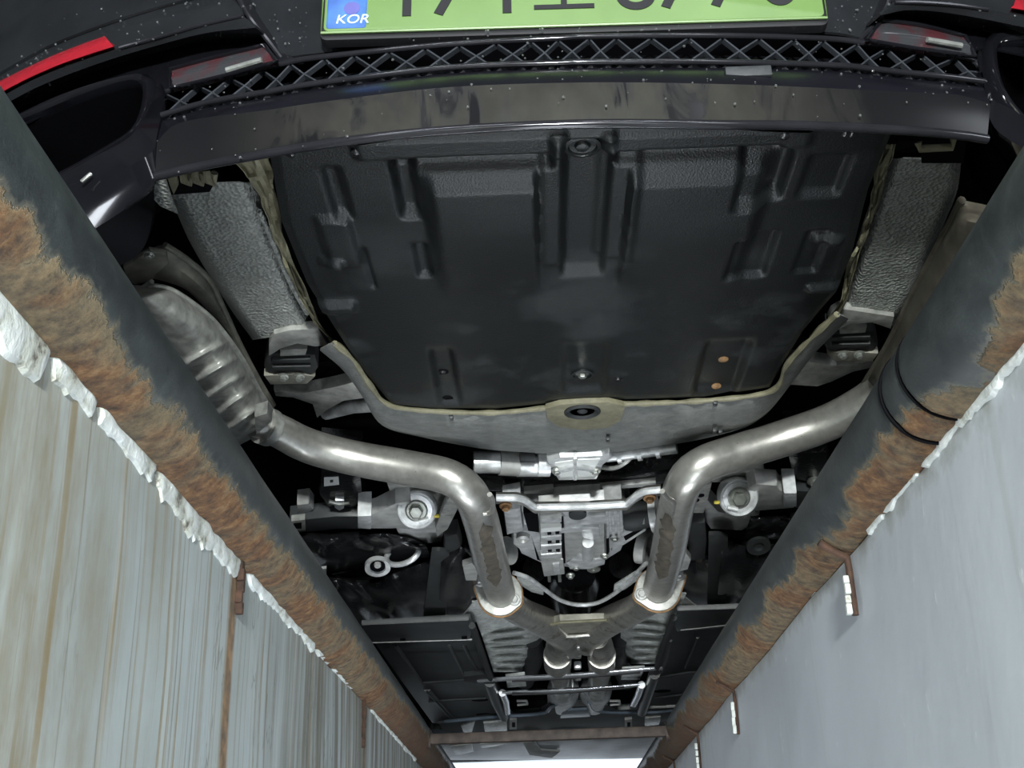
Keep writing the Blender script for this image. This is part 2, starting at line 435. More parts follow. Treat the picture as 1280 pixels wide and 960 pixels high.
def tube(name, pts, radii, mat, parent=None, n=14, flat=1.0, angle=40):
    bm = bmesh.new(); tube_bm(bm, pts, radii, n, True, flat)
    return from_bm(name, bm, mat, parent, True, angle)
def ptube(name, path, mat, parent=None, k=30, n=18, flat=1.0):
    """path: (u, v, z, width in pixels)"""
    pts = [q(u, v, z) for u, v, z, w in path]
    rr = [pxr(p, a[3]) for p, a in zip(pts, path)]
    P = catmull(pts, k)
    L = [0]
    for a, b in zip(pts, pts[1:]): L.append(L[-1] + (b - a).length)
    R = [interp(list(zip(L, rr)), L[-1] * i / (k - 1)) for i in range(k)]
    return tube(name, P, R, mat, parent, n, flat)
def prism_bm(bm, poly, up, bev=0.0):
    vs = [bm.verts.new(p) for p in poly]
    f = bm.faces.new(vs)
    r = bmesh.ops.extrude_face_region(bm, geom=[f])
    nv = [g for g in r['geom'] if isinstance(g, bmesh.types.BMVert)]
    bmesh.ops.translate(bm, vec=up, verts=nv)
    if bev:
        es = [e for e in f.edges] if f.is_valid else []
        es = [e for e in bm.edges if all(v in vs for v in e.verts)]
        bmesh.ops.bevel(bm, geom=es, offset=bev, segments=2, affect='EDGES', profile=0.6)
def plate(name, poly, z, th, mat, parent=None, bev=0.003, up=None, angle=35):
    """outline in pixels lying at height z, body of thickness th above it"""
    pts = [q(p[0], p[1], p[2] if len(p) > 2 else z) for p in poly]
    bm = bmesh.new(); prism_bm(bm, pts, up or Vector((0, 0, th)), bev)
    return from_bm(name, bm, mat, parent, True, angle)
def box_bm(bm, c, s, rot=None, bev=0.0):
    m = Matrix.Translation(c) @ (rot or Matrix.Identity(4)) @ Matrix.Diagonal((s[0], s[1], s[2], 1))
    r = bmesh.ops.create_cube(bm, size=1.0, matrix=m)
    if bev:
        es = list({e for v in r['verts'] for e in v.link_edges})
        bmesh.ops.bevel(bm, geom=es, offset=bev, segments=2, affect='EDGES', profile=0.6)
def box(name, c, s, mat, parent=None, rot=None, bev=0.0, smooth=True):
    bm = bmesh.new(); box_bm(bm, Vector(c), s, rot, bev)
    return from_bm(name, bm, mat, parent, smooth)
def axis_rot(ax):
    return Vector(ax).normalized().to_track_quat('Z', 'Y').to_matrix().to_4x4()
def lathe_bm(bm, c, ax, prof, n=24):
    """prof: (radius, height along ax)"""
    m = Matrix.Translation(c) @ axis_rot(ax); rings = []
    for r, h in prof:
        rings.append([bm.verts.new(m @ Vector((r * math.cos(2*pi*k/n), r * math.sin(2*pi*k/n), h))) for k in range(n)])
    for a, b in zip(rings, rings[1:]):
        for k in range(n): bm.faces.new((a[k], a[(k+1) % n], b[(k+1) % n], b[k]))
    bm.faces.new(rings[0][::-1]); bm.faces.new(rings[-1])
def lathe(name, c, ax, prof, mat, parent=None, n=24, angle=40):
    bm = bmesh.new(); lathe_bm(bm, Vector(c), ax, prof, n)
    return from_bm(name, bm, mat, parent, True, angle)
DOWN = Vector((0, -0.25, -1)).normalized()
FACE = Vector((0, -0.85, -0.55)).normalized()                  # axis of parts that lean towards the rear
def bolt(c, r, parent, mat='zinc', ax=DOWN, name='bolt'):
    bm = bmesh.new(); c = Vector(c)
    lathe_bm(bm, c, ax, [(r * 1.6, -0.001), (r * 1.6, r * 0.25), (r * 1.35, r * 0.4)], 18)
    lathe_bm(bm, c, ax, [(r, r * 0.3), (r, r * 1.2), (r * 0.8, r * 1.35)], 6)
    return from_bm(name, bm, mat, parent, True, 30)
def thing(o, label, cat, group=None):
    o['label'] = label; o['category'] = cat
    if group: o['group'] = group
def structure(o): o['kind'] = 'structure'
def text_mesh(s, size, depth_):
    c = bpy.data.curves.new('glyph', 'FONT'); c.body = s; c.size = size; c.extrude = depth_
    c.align_x = 'CENTER'
    t = bpy.data.objects.new('glyph', c); COL.objects.link(t)
    dg = bpy.context.evaluated_depsgraph_get(); dg.update()
    me = bpy.data.meshes.new_from_object(t.evaluated_get(dg))
    bpy.data.objects.remove(t); bpy.data.curves.remove(c)
    me.materials.clear()
    return me

# ================================================================== THE PIT AND THE GARAGE
XL, XR = -0.305, 0.325
ZP, RP = -0.005, 0.043
def wall_mesh(name, x, side, mat):
    bm = bmesh.new(); ny, nz = 220, 24
    G = []
    for i in range(ny + 1):
        y = -1.6 + 9.0 * i / ny; row = []
        for j in range(nz + 1):
            z = -1.75 + (1.75 - 0.050) * j / nz
            d = 0.004 * noise.noise(Vector((x * 9, y * 3, z * 3))) + 0.0015 * noise.noise(Vector((x, y * 16, z * 8)))
            row.append(bm.verts.new((x + d, y, z)))
        G.append(row)
    for a, b in zip(G, G[1:]):
        for j in range(nz): bm.faces.new((a[j], a[j+1], b[j+1], b[j]))
    out = []
    for r in G: out.append((bm.verts.new((x + side * 0.06, r[0].co.y, -1.75)), bm.verts.new((x + side * 0.06, r[-1].co.y, -0.050))))
    for (a0, a1), (b0, b1), ga, gb in zip(out, out[1:], G, G[1:]):
        bm.faces.new((a0, a1, b1, b0)); bm.faces.new((ga[-1], a1, b1, gb[-1]))
    o = from_bm(name, bm, mat, None, True); structure(o); return o
wl = wall_mesh('wall_left', XL, -1, 'wall_left')
wr = wall_mesh('wall_right', XR, 1, 'wall_right')
def slab(name, lo, hi, mat):
    lo, hi = Vector(lo), Vector(hi)
    o = box(name, (lo + hi) / 2, hi - lo, mat, None, smooth=False); structure(o); return o
slab('floor', (XL - 0.06, -1.6, -1.85), (XR + 0.06, 7.4, -1.75), 'concrete')
slab('floor', (-4.2, -4.0, -0.25), (XL - 0.062, 8.5, 0.0), 'concrete')
slab('floor', (XR + 0.062, -4.0, -0.25), (4.2, 8.5, 0.0), 'concrete')
slab('wall_back', (-4.2, -4.2, 0.0), (4.2, -4.0, 3.6), 'garage')
slab('wall_left', (-4.4, -4.2, 0.0), (-4.2, 8.5, 3.6), 'garage')
slab('wall_right', (4.2, -4.2, 0.0), (4.4, 8.5, 3.6), 'garage')
slab('ceiling', (-4.4, -4.2, 3.6), (4.4, 8.5, 3.8), 'garage')
slab('wall_front', (XL - 0.06, 7.4, -1.85), (XR + 0.06, 7.6, -0.05), 'concrete')
slab('wall_back', (XL - 0.06, -1.8, -1.85), (XR + 0.06, -1.6, -0.05), 'concrete')

# ---- guide pipes along both edges of the pit
def guide_pipe(name, x, mat, rough_amt, rust_thr, joints, parent=None):
    ys = []; y = -0.35
    while y < 7.3:
        ys.append(y); y += 0.009 if y < 3.2 else 0.04
    ys = sorted(set(ys + [j + d for j in joints for d in (-0.006, -0.003, 0.0, 0.003, 0.006)]))
    n = 44; bm = bmesh.new(); rings = []
    for y in ys:
        r = []
        g = 0.0
        for j in joints: g = max(g, 1 - abs(y - j) / 0.005)
        for k in range(n):
            a = 2 * pi * k / n; cx, cz = math.cos(a), math.sin(a)
            dn = -cz + 0.45 * noise.noise(Vector((cx * 1.2, y * 16, cz * 1.2)))
            m = sst(rust_thr - 0.1, rust_thr + 0.1, dn)
            d = rough_amt * m * (0.5 + noise.noise(Vector((cx * 2.2, y * 30, cz * 2.2))) + 0.4 * noise.noise(Vector((cx * 4, y * 70, cz * 4))))
            rr = RP + d + 0.0006 * noise.noise(Vector((cx * 2, y * 9, cz * 2))) - (0.004 * g if g > 0 else 0)
            r.append(bm.verts.new((rr * cx, y, rr * cz)))
        rings.append(r)
    for a, b in zip(rings, rings[1:]):
        for k in range(n): bm.faces.new((a[k], b[k], b[(k+1) % n], a[(k+1) % n]))
    bm.faces.new(rings[0]); bm.faces.new(rings[-1][::-1])
    o = from_bm(name, bm, mat, None, True, 60)
    o.location = (x, 0, ZP)
    return o
pl = guide_pipe('steel_pipe', XL, 'rust_left', 0.0013, 0.55, [])
thing(pl, 'long rusty steel pipe on the edge of the brown-streaked left pit wall', 'pipe')
j1, j2 = q(1152, 425, 0.02).y, q(1133, 458, 0.02).y
pr = guide_pipe('steel_pipe', XR, 'rust_right', 0.0012, 0.72, [j1, j2])
thing(pr, 'steel pipe with patchy orange rust and welded joint above the clean grey right pit wall', 'pipe')

for j in (j1, j2):
    ring = tube('joint_groove', [Vector((XR + (RP - 0.0012) * math.cos(a), j, ZP + (RP - 0.0012) * math.sin(a))) for a in [2 * pi * k / 48 for k in range(49)]], 0.0026 if j == j2 else 0.0017, 'void', None, 8)
    ring.parent = pr; ring.matrix_parent_inverse = Matrix.Translation(-Vector((XR, 0, ZP)))
# ---- flaking plaster under the pipes, part of the walls
def plaster(name, wall, x, side, segs, seed, drop, bulge):
    for (y0, y1, k) in segs:
        n = max(6, int((y1 - y0) / 0.007)); rows = []
        for i in range(n + 1):
            y = y0 + (y1 - y0) * i / n
            e = min(1.0, 25 * min(i / n, 1 - i / n) + 0.15)
            h = drop * k * e * (0.9 + 0.5 * noise.noise(Vector((seed, y * 8, 0))) + 0.35 * noise.noise(Vector((seed, y * 36, 3))) + 0.28 * noise.noise(Vector((seed, y * 110, 5))))
            h = max(0.003, h); r = []
            for j in range(8):
                t = j / 7
                z = -0.042 - h * t
                b = bulge * e * math.sin(pi * min(1, 0.12 + 0.88 * t) ** 0.8) * (0.75 + 0.5 * noise.noise(Vector((y * 40, t * 4, seed))))
                r.append(Vector((x - side * (0.0015 + max(0, b)) + (side * 0.006 if j == 7 else 0), y, z)))
            rows.append(r)
        grid(name, rows, 'plaster', wall, 0.0)
yl = lambda u, v: qx(u, v, XL).y
yr_ = lambda u, v: qx(u, v, XR).y
plaster('plaster_edge', wl, XL, -1, [(0.35, yl(62, 430), 1.5), (yl(62, 430) + 0.004, yl(118, 500), 1.0), (yl(120, 506), yl(190, 600), 1.0), (yl(192, 604), yl(298, 712), 1.25), (yl(306, 735), yl(392, 812), 0.75)], 2.0, 0.023, 0.0045)
plaster('plaster_edge', wl, XL, -1, [(yl(392, 830), yl(440, 880), 0.35), (yl(460, 900), yl(520, 955), 0.5)], 8.0, 0.026, 0.004)
plaster('plaster_edge', wr, XR, 1, [(0.5, yr_(1150, 590), 0.9), (yr_(1150, 592), yr_(1085, 670), 0.8), (yr_(1050, 710), yr_(960, 815), 0.45), (yr_(955, 822), yr_(880, 890), 0.3)], 5.0, 0.014, 0.0025)

# ---- anchor irons that hold the pipes to the walls
def anchor_right(u, v, length, w, rusty=True):
    p = qx(u, v, XR); y = p.y
    bm = bmesh.new()
    path = [Vector((XR - 0.034, y - 0.004, -0.040)), Vector((XR - 0.015, y, -0.051)), Vector((XR - 0.006, y, -0.056)), Vector((XR - 0.005, y + 0.002, -0.07)), Vector((XR - 0.005, y + 0.002, -0.07 - length))]
    tube_bm(bm, path, w, 8)
    o = from_bm('anchor_iron', bm, 'dark_rust', wr)
    bm = bmesh.new()
    for k in range(4): box_bm(bm, Vector((XR - 0.010 - 0.002 * random.random(), y - w * random.uniform(0.1, 0.9), -0.075 - length * (k + 0.4) / 4.4)), (0.006, w * random.uniform(1.2, 2.0), length * random.uniform(0.18, 0.26)), Matrix.Rotation(random.uniform(-0.2, 0.2), 4, 'X'), 0.0015)
    from_bm('paint_crust', bm, 'plaster', o)
anchor_right(1066, 696, 0.045, 0.004)
anchor_right(922, 868, 0.055, 0.003)
anchor_right(876, 925, 0.06, 0.003)
anchor_right(845, 950, 0.05, 0.003)
for (u, v, ln, w) in ((296, 722, 0.055, 0.009), (452, 890, 0.08, 0.008)):
    y = yl(u, v); bm = bmesh.new()
    for k in range(5):
        box_bm(bm, Vector((XL + 0.003 + 0.002 * random.random(), y + random.uniform(-0.003, 0.003), -0.045 - ln * (k + 0.5) / 5)), (0.008, w * random.uniform(0.7, 1.2), ln / 5 * 1.15), None, 0.002)
    from_bm('anchor_iron', bm, 'dark_rust', wl)
# cross bar between the two pipes
a = Vector((XL + RP * 0.9, q(510, 924, -0.01).y, -0.012)); b = Vector((XR - RP * 0.9, q(866, 912, -0.01).y, -0.012))
bm = bmesh.new()
d = (b - a)
rot = d.to_track_quat('X', 'Z').to_matrix().to_4x4()
box_bm(bm, (a + b) / 2, (d.length, 0.024, 0.024), rot, 0.005)
for e in (a, b): lathe_bm(bm, e - d.normalized() * 0.005, d, [(0.022, 0), (0.022, 0.010)], 14)
cb = from_bm('cross_bar', bm, 'bar_rust', None)
thing(cb, 'brown rusty square bar spanning the pit between the two pipes', 'bar')

# ================================================================== THE CAR
car = bpy.data.objects.new('car', None); COL.objects.link(car); car.location = CAR_AT
thing(car, 'black car seen from below, parked over the pit with its wet rear bumper overhead', 'car')

def crow(poly, y0, n=60, c=0.34, smooth=True):
    px = catmull([Vector((u, v, 0)) for u, v in poly], n) if smooth else linear([Vector((u, v, 0)) for u, v in poly], n)
    return [qy(p.x, p.y, y0, c) for p in px]

# ---- bumper skin: left wing, right wing, plate recess
GAP_L = [(-60, 128), (0, 93), (60, 60), (120, 36), (180, 16), (240, 0), (300, -14)]
CRE_L = [(-60, 160), (15, 114), (60, 92), (145, 62), (220, 40), (262, 29), (304, 20)]
BOT_L = [(-60, 178), (20, 132), (70, 108), (130, 85), (200, 64), (262, 50), (335, 47)]
BK_L = [(-60, 186), (22, 140), (72, 115), (132, 92), (202, 70), (262, 56), (338, 52)]
bump = grid('rear_bumper', [crow([(u, v - 330) for u, v in GAP_L], 1.10, 50), crow([(u, v - 60) for u, v in GAP_L], 1.055, 50), crow([(u, v - 3) for u, v in GAP_L], 1.035, 50)], 'satin', car, 0.003)
wing = grid('bumper_wing', [crow([(u, v) for u, v in GAP_L], 1.045, 50), crow([(u, v + 2) for u, v in GAP_L], 1.030, 50),
             crow([((a[0]+b[0])/2, (a[1]+b[1])/2) for a, b in zip(GAP_L, CRE_L)], 1.012, 50), crow(CRE_L, 0.998, 50),
             crow([((a[0]+b[0])/2, (a[1]+b[1])/2 + 1) for a, b in zip(CRE_L, BOT_L)], 1.006, 50), crow(BOT_L, 1.035, 50), crow(BK_L, 1.075, 50)], 'satin', car, 0.003, 25)
GAP_R = [(1120, -30), (1200, -22), (1280, -8), (1340, 8)]
CRE_R = [(1117, 3), (1170, 4), (1235, 12), (1340, 32)]
BOT_R = [(1085, 33), (1112, 19), (1190, 27), (1340, 60)]
wing2 = grid('bumper_wing', [crow([(u, v - 300) for u, v in GAP_R], 1.09, 40), crow(GAP_R, 1.025, 40), crow(CRE_R, 0.998, 40),
             crow([((a[0]+b[0])/2, (a[1]+b[1])/2 + 1) for a, b in zip(CRE_R, BOT_R)], 1.006, 40), crow(BOT_R, 1.035, 40), crow([(u, v + 7) for u, v in BOT_R], 1.075, 40)], 'satin', car, 0.003, 25)
for o_, P_ in ((wing, [(150, 60), (200, 46), (245, 33), (275, 26), (303, 20)]), (wing2, [(1118, 3), (1150, 3.2), (1190, 6), (1235, 12)])):
    tube('crease_edge', [p + Vector((0, -0.0005, 0)) for p in crow(P_, 0.998, 30)], 0.0022, 'edge', o_, 8)  # thin bead added so the bumper crease shows a bright highlight
# plate recess: flanks lead from the wings down to the recessed panel
grid('plate_recess', [crow([(255, -200), (700, -210), (1150, -215)], 1.10, 60), crow([(292, -10), (500, -16), (900, -24), (1120, -22)], 1.060, 60, 0.30),
      crow([(315, 22), (500, 14), (900, 6), (1098, 10)], 1.056, 60, 0.30), crow([(352, 72), (400, 66), (560, 50), (735, 40), (900, 38), (1035, 40), (1076, 47)], 1.045, 60, 0.30)], 'satin', car, 0.003)
for side, pts in ((0, [(292, -14), (312, 22), (332, 47), (354, 76)]), (1, [(1120, -24), (1110, 6), (1096, 28), (1074, 50)])):
    r1 = [qy(u, v, 1.000 + 0.045 * i / 3) for i, (u, v) in enumerate(pts)]
    sh = 14 if side == 0 else -14
    r2 = [qy(u + sh, v - 1, 1.056) for u, v in pts]
    grid('recess_edge', [catmull(r1, 20), catmull(r2, 20)], 'gloss', car, 0.003)
    tube('recess_trim', catmull(r1, 20), 0.0030, 'edge', car, 8)
# reflectors
def reflector(poly, parent):
    r = [[qy(u, v, 1.006) for u, v in row] for row in poly]
    grid('reflector', [linear(x, 20) for x in r], 'red', parent, 0.006)
def mid(a, b, t): return [((x[0]*(1-t)+y[0]*t), (x[1]*(1-t)+y[1]*t)) for x, y in zip(a, b)]
ru = [(-40, 122), (8, 97), (60, 72), (100, 56), (131, 45)]; rl = [(-34, 140), (15, 110), (66, 86), (108, 71), (143, 60)]
def refl_rows(u, l): return [[qy(a[0], a[1], y) for a in mid(u, l, t)] for t, y in ((0, 1.016), (0.12, 1.004), (0.5, 0.998), (0.88, 0.991), (1, 0.998))]
grid('reflector', [catmull(r, 24) for r in refl_rows(ru, rl)], 'red', wing, 0.004)
ru = [(1270, -3), (1300, 3), (1340, 12)]; rl = [(1266, 12), (1300, 18), (1340, 27)]
grid('reflector', [catmull(r, 12) for r in refl_rows(ru, rl)], 'red', wing2, 0.004)

# ---- licence plate
p0, p1 = qy(404, 40, 1.036, 0), qy(1031, 21, 1.036, 0)
xa = (p1 - p0); wid = xa.length; ex = xa.normalized(); ez = Vector((0, 0.04, 1)).normalized(); ez = (ez - ex * ez.dot(ex)).normalized(); ey = ex.cross(ez)
PM = Matrix.Identity(4)
for i, c_ in enumerate((ex, ez, ey)):         # local x right, y up, z towards the viewer
    for k in range(3): PM[k][i] = c_[k]
PM.translation = p0
def loc(x, y, z=0.0): return PM @ Vector((x, y, z))
def rbox_bm(bm, x0, y0, x1, y1, z0, z1, r):
    pts = []
    for cx, cy, a0 in ((x1-r, y1-r, 0), (x0+r, y1-r, 90), (x0+r, y0+r, 180), (x1-r, y0+r, 270)):
        for k in range(5):
            a = math.radians(a0 + 22.5 * k); pts.append(loc(cx + r * math.cos(a), cy + r * math.sin(a), z1))
    prism_bm(bm, pts, -(loc(0, 0, z1) - loc(0, 0, z0)), min(0.0015, r * 0.3))
HP = 0.112
bm = bmesh.new(); rbox_bm(bm, -0.004, -0.009, wid + 0.004, HP + 0.004, -0.014, -0.002, 0.008)
plf = from_bm('license_plate', bm, 'ink', car)
bm = bmesh.new(); rbox_bm(bm, 0, 0, wid, HP, -0.002, 0.001, 0.006); from_bm('plate_face', bm, 'green', plf)
bm = bmesh.new(); rbox_bm(bm, 0.003, 0.003, 0.0445, HP - 0.003, 0.001, 0.0016, 0.003); from_bm('country_strip', bm, 'blue', plf)
def glyph(s, px, size, dz, mat, base_y, name, sx=1.0, bold=0.0, slant=0.0):
    me = text_mesh(s, size, 0.0006)
    x = (qy(px, 30, 1.036, 0) - p0).dot(ex)
    for v in me.vertices:
        v.co = loc(x + v.co.x * sx + v.co.y * slant, base_y + v.co.y, dz + v.co.z)
    return finish(name, me, mat, plf, False)
GY = 0.0165
for s, px, sx in (('1', 508, 0.9), ('7', 562, 1.0), ('1', 634, 0.9), ('노', 706, 0.9), ('8', 797, 0.9), ('7', 848, 1.0), ('7', 911, 1.0), ('0', 979, 0.9)):
    glyph(s, px, 0.105 if s != '노' else 0.085, 0.0016, 'ink', GY, 'character', sx)
glyph('KOR', 440, 0.0165, 0.0021, 'pale', 0.0085, 'country_code', 1.02, slant=0.2)
bm = bmesh.new(); lathe_bm(bm, loc((qy(440, 12, 1.036, 0) - p0).dot(ex), 0.029, 0.0016), PM.to_3x3() @ Vector((0, 0, 1)), [(0.0085, 0), (0.0085, 0.0004)], 24)
from_bm('emblem', bm, 'dusk', plf)
tube('plate_trim', [loc(-0.002, HP, 0.001), loc(-0.002, -0.002, 0.001), loc(wid + 0.002, -0.002, 0.001), loc(wid + 0.002, HP, 0.001)], 0.0016, 'green', plf, 6)

# ---- grille band under the plate
GT = [(207, 117), (280, 99), (345, 84), (400, 74), (560, 58), (700, 50), (735, 48), (900, 47), (1035, 51), (1090, 58), (1150, 65), (1210, 76), (1226, 90)]
GB = [(203, 146), (260, 130), (330, 118), (400, 106), (560, 87), (700, 81), (735, 80), (900, 80), (1040, 84), (1085, 88), (1130, 93), (1190, 99), (1229, 104)]
NT_ = 140
gt = crow(GT, 1.034, NT_); gb = crow(GB, 1.004, NT_)
grid('grille_backing', [[p + Vector((0, 0.034, 0.004)) for p in gt], [p + Vector((0, 0.034, 0)) for p in gb]], 'void', car, 0.002)
bm = bmesh.new()
def gpt(s, t):
    f = max(0, min(1, s)) * (NT_ - 1); i = min(NT_ - 2, int(f)); w = f - i
    return gt[i].lerp(gt[i+1], w).lerp(gb[i].lerp(gb[i+1], w), t)
NC = 25
def strut(a, b, w=0.0013, dpt=0.007):
    d = (b - a).normalized(); nrm = Vector((0, -1, -0.35)).normalized(); s = d.cross(nrm).normalized() * w
    k = Vector((0, dpt, 0))
    vs = [bm.verts.new(p) for p in (a - s*0.6, a + s*0.6, b + s*0.6, b - s*0.6, a - s + k, a + s + k, b + s + k, b - s + k)]
    for f in ((0,1,2,3), (4,7,6,5), (0,4,5,1), (1,5,6,2), (2,6,7,3), (3,7,4,0)): bm.faces.new([vs[i] for i in f])
for i in range(NC):
    for j in range(2):
        s0, s1 = i / NC, (i + 1) / NC; sm = (s0 + s1) / 2
        t0, t1 = 0.0, 1.0
        if j == 0: strut(gpt(s0, 1), gpt(sm, 0.5)); strut(gpt(sm, 0.5), gpt(s1, 0))
        else: strut(gpt(s0, 0), gpt(sm, 0.5)); strut(gpt(sm, 0.5), gpt(s1, 1))
from_bm('mesh_grille', bm, 'strut', car, False)
bm = bmesh.new()
for i in range(NC):                            # studs in the bottom of each diamond
    c = gpt((i + 0.0) / NC, 0.83) + Vector((0, 0.02, 0)); box_bm(bm, c, (0.016, 0.012, 0.008), None, 0.002)
from_bm('grille_stud', bm, 'rubber', car)
tube('grille_trim', [p + Vector((0, -0.003, 0)) for p in gt], 0.0032, 'edge', car, 10)
tube('grille_trim', [p + Vector((0, -0.003, 0)) for p in gb], 0.0032, 'edge', car, 10)
# ---- valance and lip
LT = [(196, 178), (215, 158), (250, 148), (330, 138), (420, 125), (560, 109), (735, 103), (900, 105), (1010, 109), (1130, 115), (1200, 119), (1238, 130)]
LB = [(194, 221), (240, 210), (300, 198), (420, 178), (560, 163), (735, 155), (900, 156), (1010, 157), (1130, 163), (1200, 169), (1234, 174)]
g2 = [(u, v + 5) for u, v in GB]
grid('valance', [crow(g2, 1.000, 80), crow(mid(catmull([Vector((*p, 0)) for p in g2], 12), catmull([Vector((*p, 0)) for p in LT], 12), 0.5), 0.978, 80), crow(LT, 0.972, 80)], 'valance', car, 0.003)
lipm = mid(catmull([Vector((*p, 0)) for p in LT], 16), catmull([Vector((*p, 0)) for p in LB], 16), 0.5)
lip = grid('bumper_lip', [crow(LT, 0.972, 80), crow(lipm, 0.974, 80), crow([(u, v - 2) for u, v in LB], 0.978, 80), crow([(u, v + 3) for u, v in LB], 0.990, 80), crow([(u, v + 6) for u, v in LB], 1.010, 80)], 'lip', car, 0.003, 30)
tube('lip_edge', crow(LB, 0.978, 80), 0.0046, 'edge', car, 12)
box('clip', qy(935, 92, 0.985), (0.045, 0.01, 0.012), 'panel', car, None, 0.002)
# ---- reversing lamps
for u, l in (([(212, 86), (260, 73), (330, 56)], [(214, 110), (270, 97), (346, 77)]), ([(1102, 25), (1150, 31), (1207, 45)], [(1084, 50), (1150, 61), (1219, 70)])):
    o = grid('reversing_lamp', [crow(u, 1.030, 20), crow(mid(u, l, 0.5), 1.020, 20), crow(l, 1.022, 20)], 'lens', car, 0.01)
    tube('lamp_frame', crow(u, 1.026, 20) + crow(l, 1.018, 20)[::-1] + [qy(*u[0], 1.026)], 0.0022, 'gloss', o, 8)
    c = mid(u, l, 0.62); tube('bulb', [qy(c[0][0]*0.45+c[2][0]*0.55, c[1][1], 1.015), qy(c[0][0]*0.1+c[2][0]*0.9, c[2][1]*0.7+c[1][1]*0.3, 1.015)], 0.0030, 'rim', o, 8)
# body between lamps, wings and outlets
grid('bumper_insert', [crow([(-60, 182), (20, 137), (72, 112), (132, 90), (202, 68), (262, 54), (350, 52), (372, 74)], 1.050, 60), crow([(-60, 200), (40, 150), (100, 121), (178, 101), (206, 112), (270, 98), (345, 82), (380, 78)], 1.036, 60)], 'gloss', car, 0.002)
grid('bumper_insert', [crow([(1072, 48), (1085, 38), (1112, 22), (1190, 30), (1340, 66)], 1.050, 50), crow([(1060, 54), (1090, 56), (1150, 64), (1214, 74), (1230, 60), (1340, 82)], 1.036, 50)], 'gloss', car, 0.002)
# ---- exhaust outlets in the bumper corners
def outlet(inner, y0, dpt, nm='exhaust_outlet'):
    P_ = catmull([Vector((u, v, 0)) for u, v in inner + inner[:1]], 60)[:-1]
    cx = sum(p.x for p in P_) / len(P_); cy = sum(p.y for p in P_) / len(P_)
    def ring(k, y): return [qy(cx + (p.x - cx) * k + (0), cy + (p.y - cy) * k, y) for p in P_]
    def push(k, d): return [p + (p - C_).normalized() * k + Vector((0, d, 0)) for p in base]
    base = ring(1, y0); C_ = sum(base, Vector()) / len(base)
    rows = [push(0.020, 0.02), push(0.014, 0.002), push(0.008, -0.004), push(0.003, -0.003), base, push(-0.001, 0.012)]
    rows = [r + r[:1] for r in rows]
    o = grid(nm, rows, 'gloss', car)
    rows = [push(-0.001, 0.012), push(-0.004, 0.05), push(-0.012, dpt)]; rows = [r + r[:1] for r in rows]
    rows.append([sum(rows[-1][:-1], Vector()) / 60] * 61)
    grid('outlet_liner', rows, 'void', o)
    return o
ol = outlet([(-30, 172), (30, 148), (100, 119), (150, 103), (172, 101), (178, 112), (174, 140), (160, 165), (120, 190), (75, 214), (20, 240), (-30, 250)], 1.03, 0.16)
pb = qy(65, 161, 1.10)
lathe('clip_bolt', pb, (0, -1, -0.3), [(0.006, -0.004), (0.006, 0.004), (0.003, 0.006)], 'zinc', ol, 12)
tube('clip_rod', [qy(78, 157, 1.10), qy(98, 150, 1.10), qy(124, 143, 1.10)], [0.0012, 0.0024, 0.0018], 'zinc', ol, 8)
outlet([(1246, 60), (1262, 50), (1330, 60), (1340, 170), (1290, 150), (1262, 120), (1250, 90)], 1.03, 0.16)
# lower bumper corners
grid('bumper_corner', [crow([(-40, 262), (20, 246), (76, 219), (120, 195), (162, 171), (184, 140), (200, 104)], 1.024, 40), crow([(-20, 300), (40, 280), (100, 245), (150, 215), (190, 190), (196, 170), (206, 120)], 1.010, 40),
      crow([(0, 330), (60, 318), (120, 285), (165, 255), (192, 232), (197, 200), (207, 150)], 1.02, 40)], 'gloss', car, 0.003, 30)
grid('corner_liner', [crow([(0, 330), (60, 318), (120, 285), (165, 255), (192, 232), (197, 200), (207, 150)], 1.02, 40), crow([(60, 350), (110, 345), (150, 332), (178, 312), (190, 275), (195, 225), (207, 160)], 1.07, 40), crow([(70, 352), (120, 344), (158, 328), (184, 300), (194, 268), (198, 222), (209, 160)], 1.16, 40)], 'void', car, 0.003, 30)
grid('bumper_corner', [crow([(1226, 70), (1240, 120), (1270, 140), (1300, 165), (1340, 178)], 1.024, 40), crow([(1228, 90), (1238, 150), (1262, 175), (1300, 195), (1340, 215)], 1.010, 40),
      crow([(1230, 110), (1238, 170), (1255, 190), (1290, 215), (1330, 240)], 1.05, 40), crow([(1230, 112), (1236, 176), (1248, 200), (1270, 240), (1300, 270)], 1.14, 40)], 'gloss', car, 0.003, 30)
box('clip', qy(108, 222, 1.003), (0.014, 0.003, 0.004), 'zinc', car, Matrix.Rotation(-0.8, 4, 'Y'), 0.001)  # small zinc block added as a white glare on the corner

# ---- black tray behind the bumper, its relief pressed into the sheet
ZT = 0.300
TL = [(0.0, 336), (0.3, 352), (0.55, 384), (0.72, 418), (0.86, 448), (1.0, 490)]
TR = [(0.0, 1118), (0.25, 1086), (0.5, 1066), (0.66, 1046), (0.8, 1004), (0.93, 976), (1.0, 962)]
VT = [(330, 192), (420, 178), (560, 164), (735, 157), (900, 158), (1010, 159), (1120, 164)]
VB = [(480, 508), (540, 513), (620, 514), (690, 506), (728, 503), (780, 502), (880, 499), (970, 486)]
feats = []
def feat(u0, v0, u1, v1, h, soft=0.006, soft_v=None, far=None, lo=None, hi=None):
    a, b = q(u0, v0, ZT), q(u1, v1, ZT)
    feats.append((min(a.x, b.x), max(a.x, b.x), min(a.y, b.y), max(a.y, b.y), h, lo or soft, hi or soft, soft_v or soft, far or soft_v or soft))
feat(440, 172, 705, 188, 0.006, 0.005); feat(755, 164, 1010, 180, 0.006, 0.005)          # rear flange
feat(487, 197, 690, 207, -0.010, 0.004, 0.006); feat(770, 186, 974, 194, -0.010, 0.004, 0.006)  # groove in front of the fields
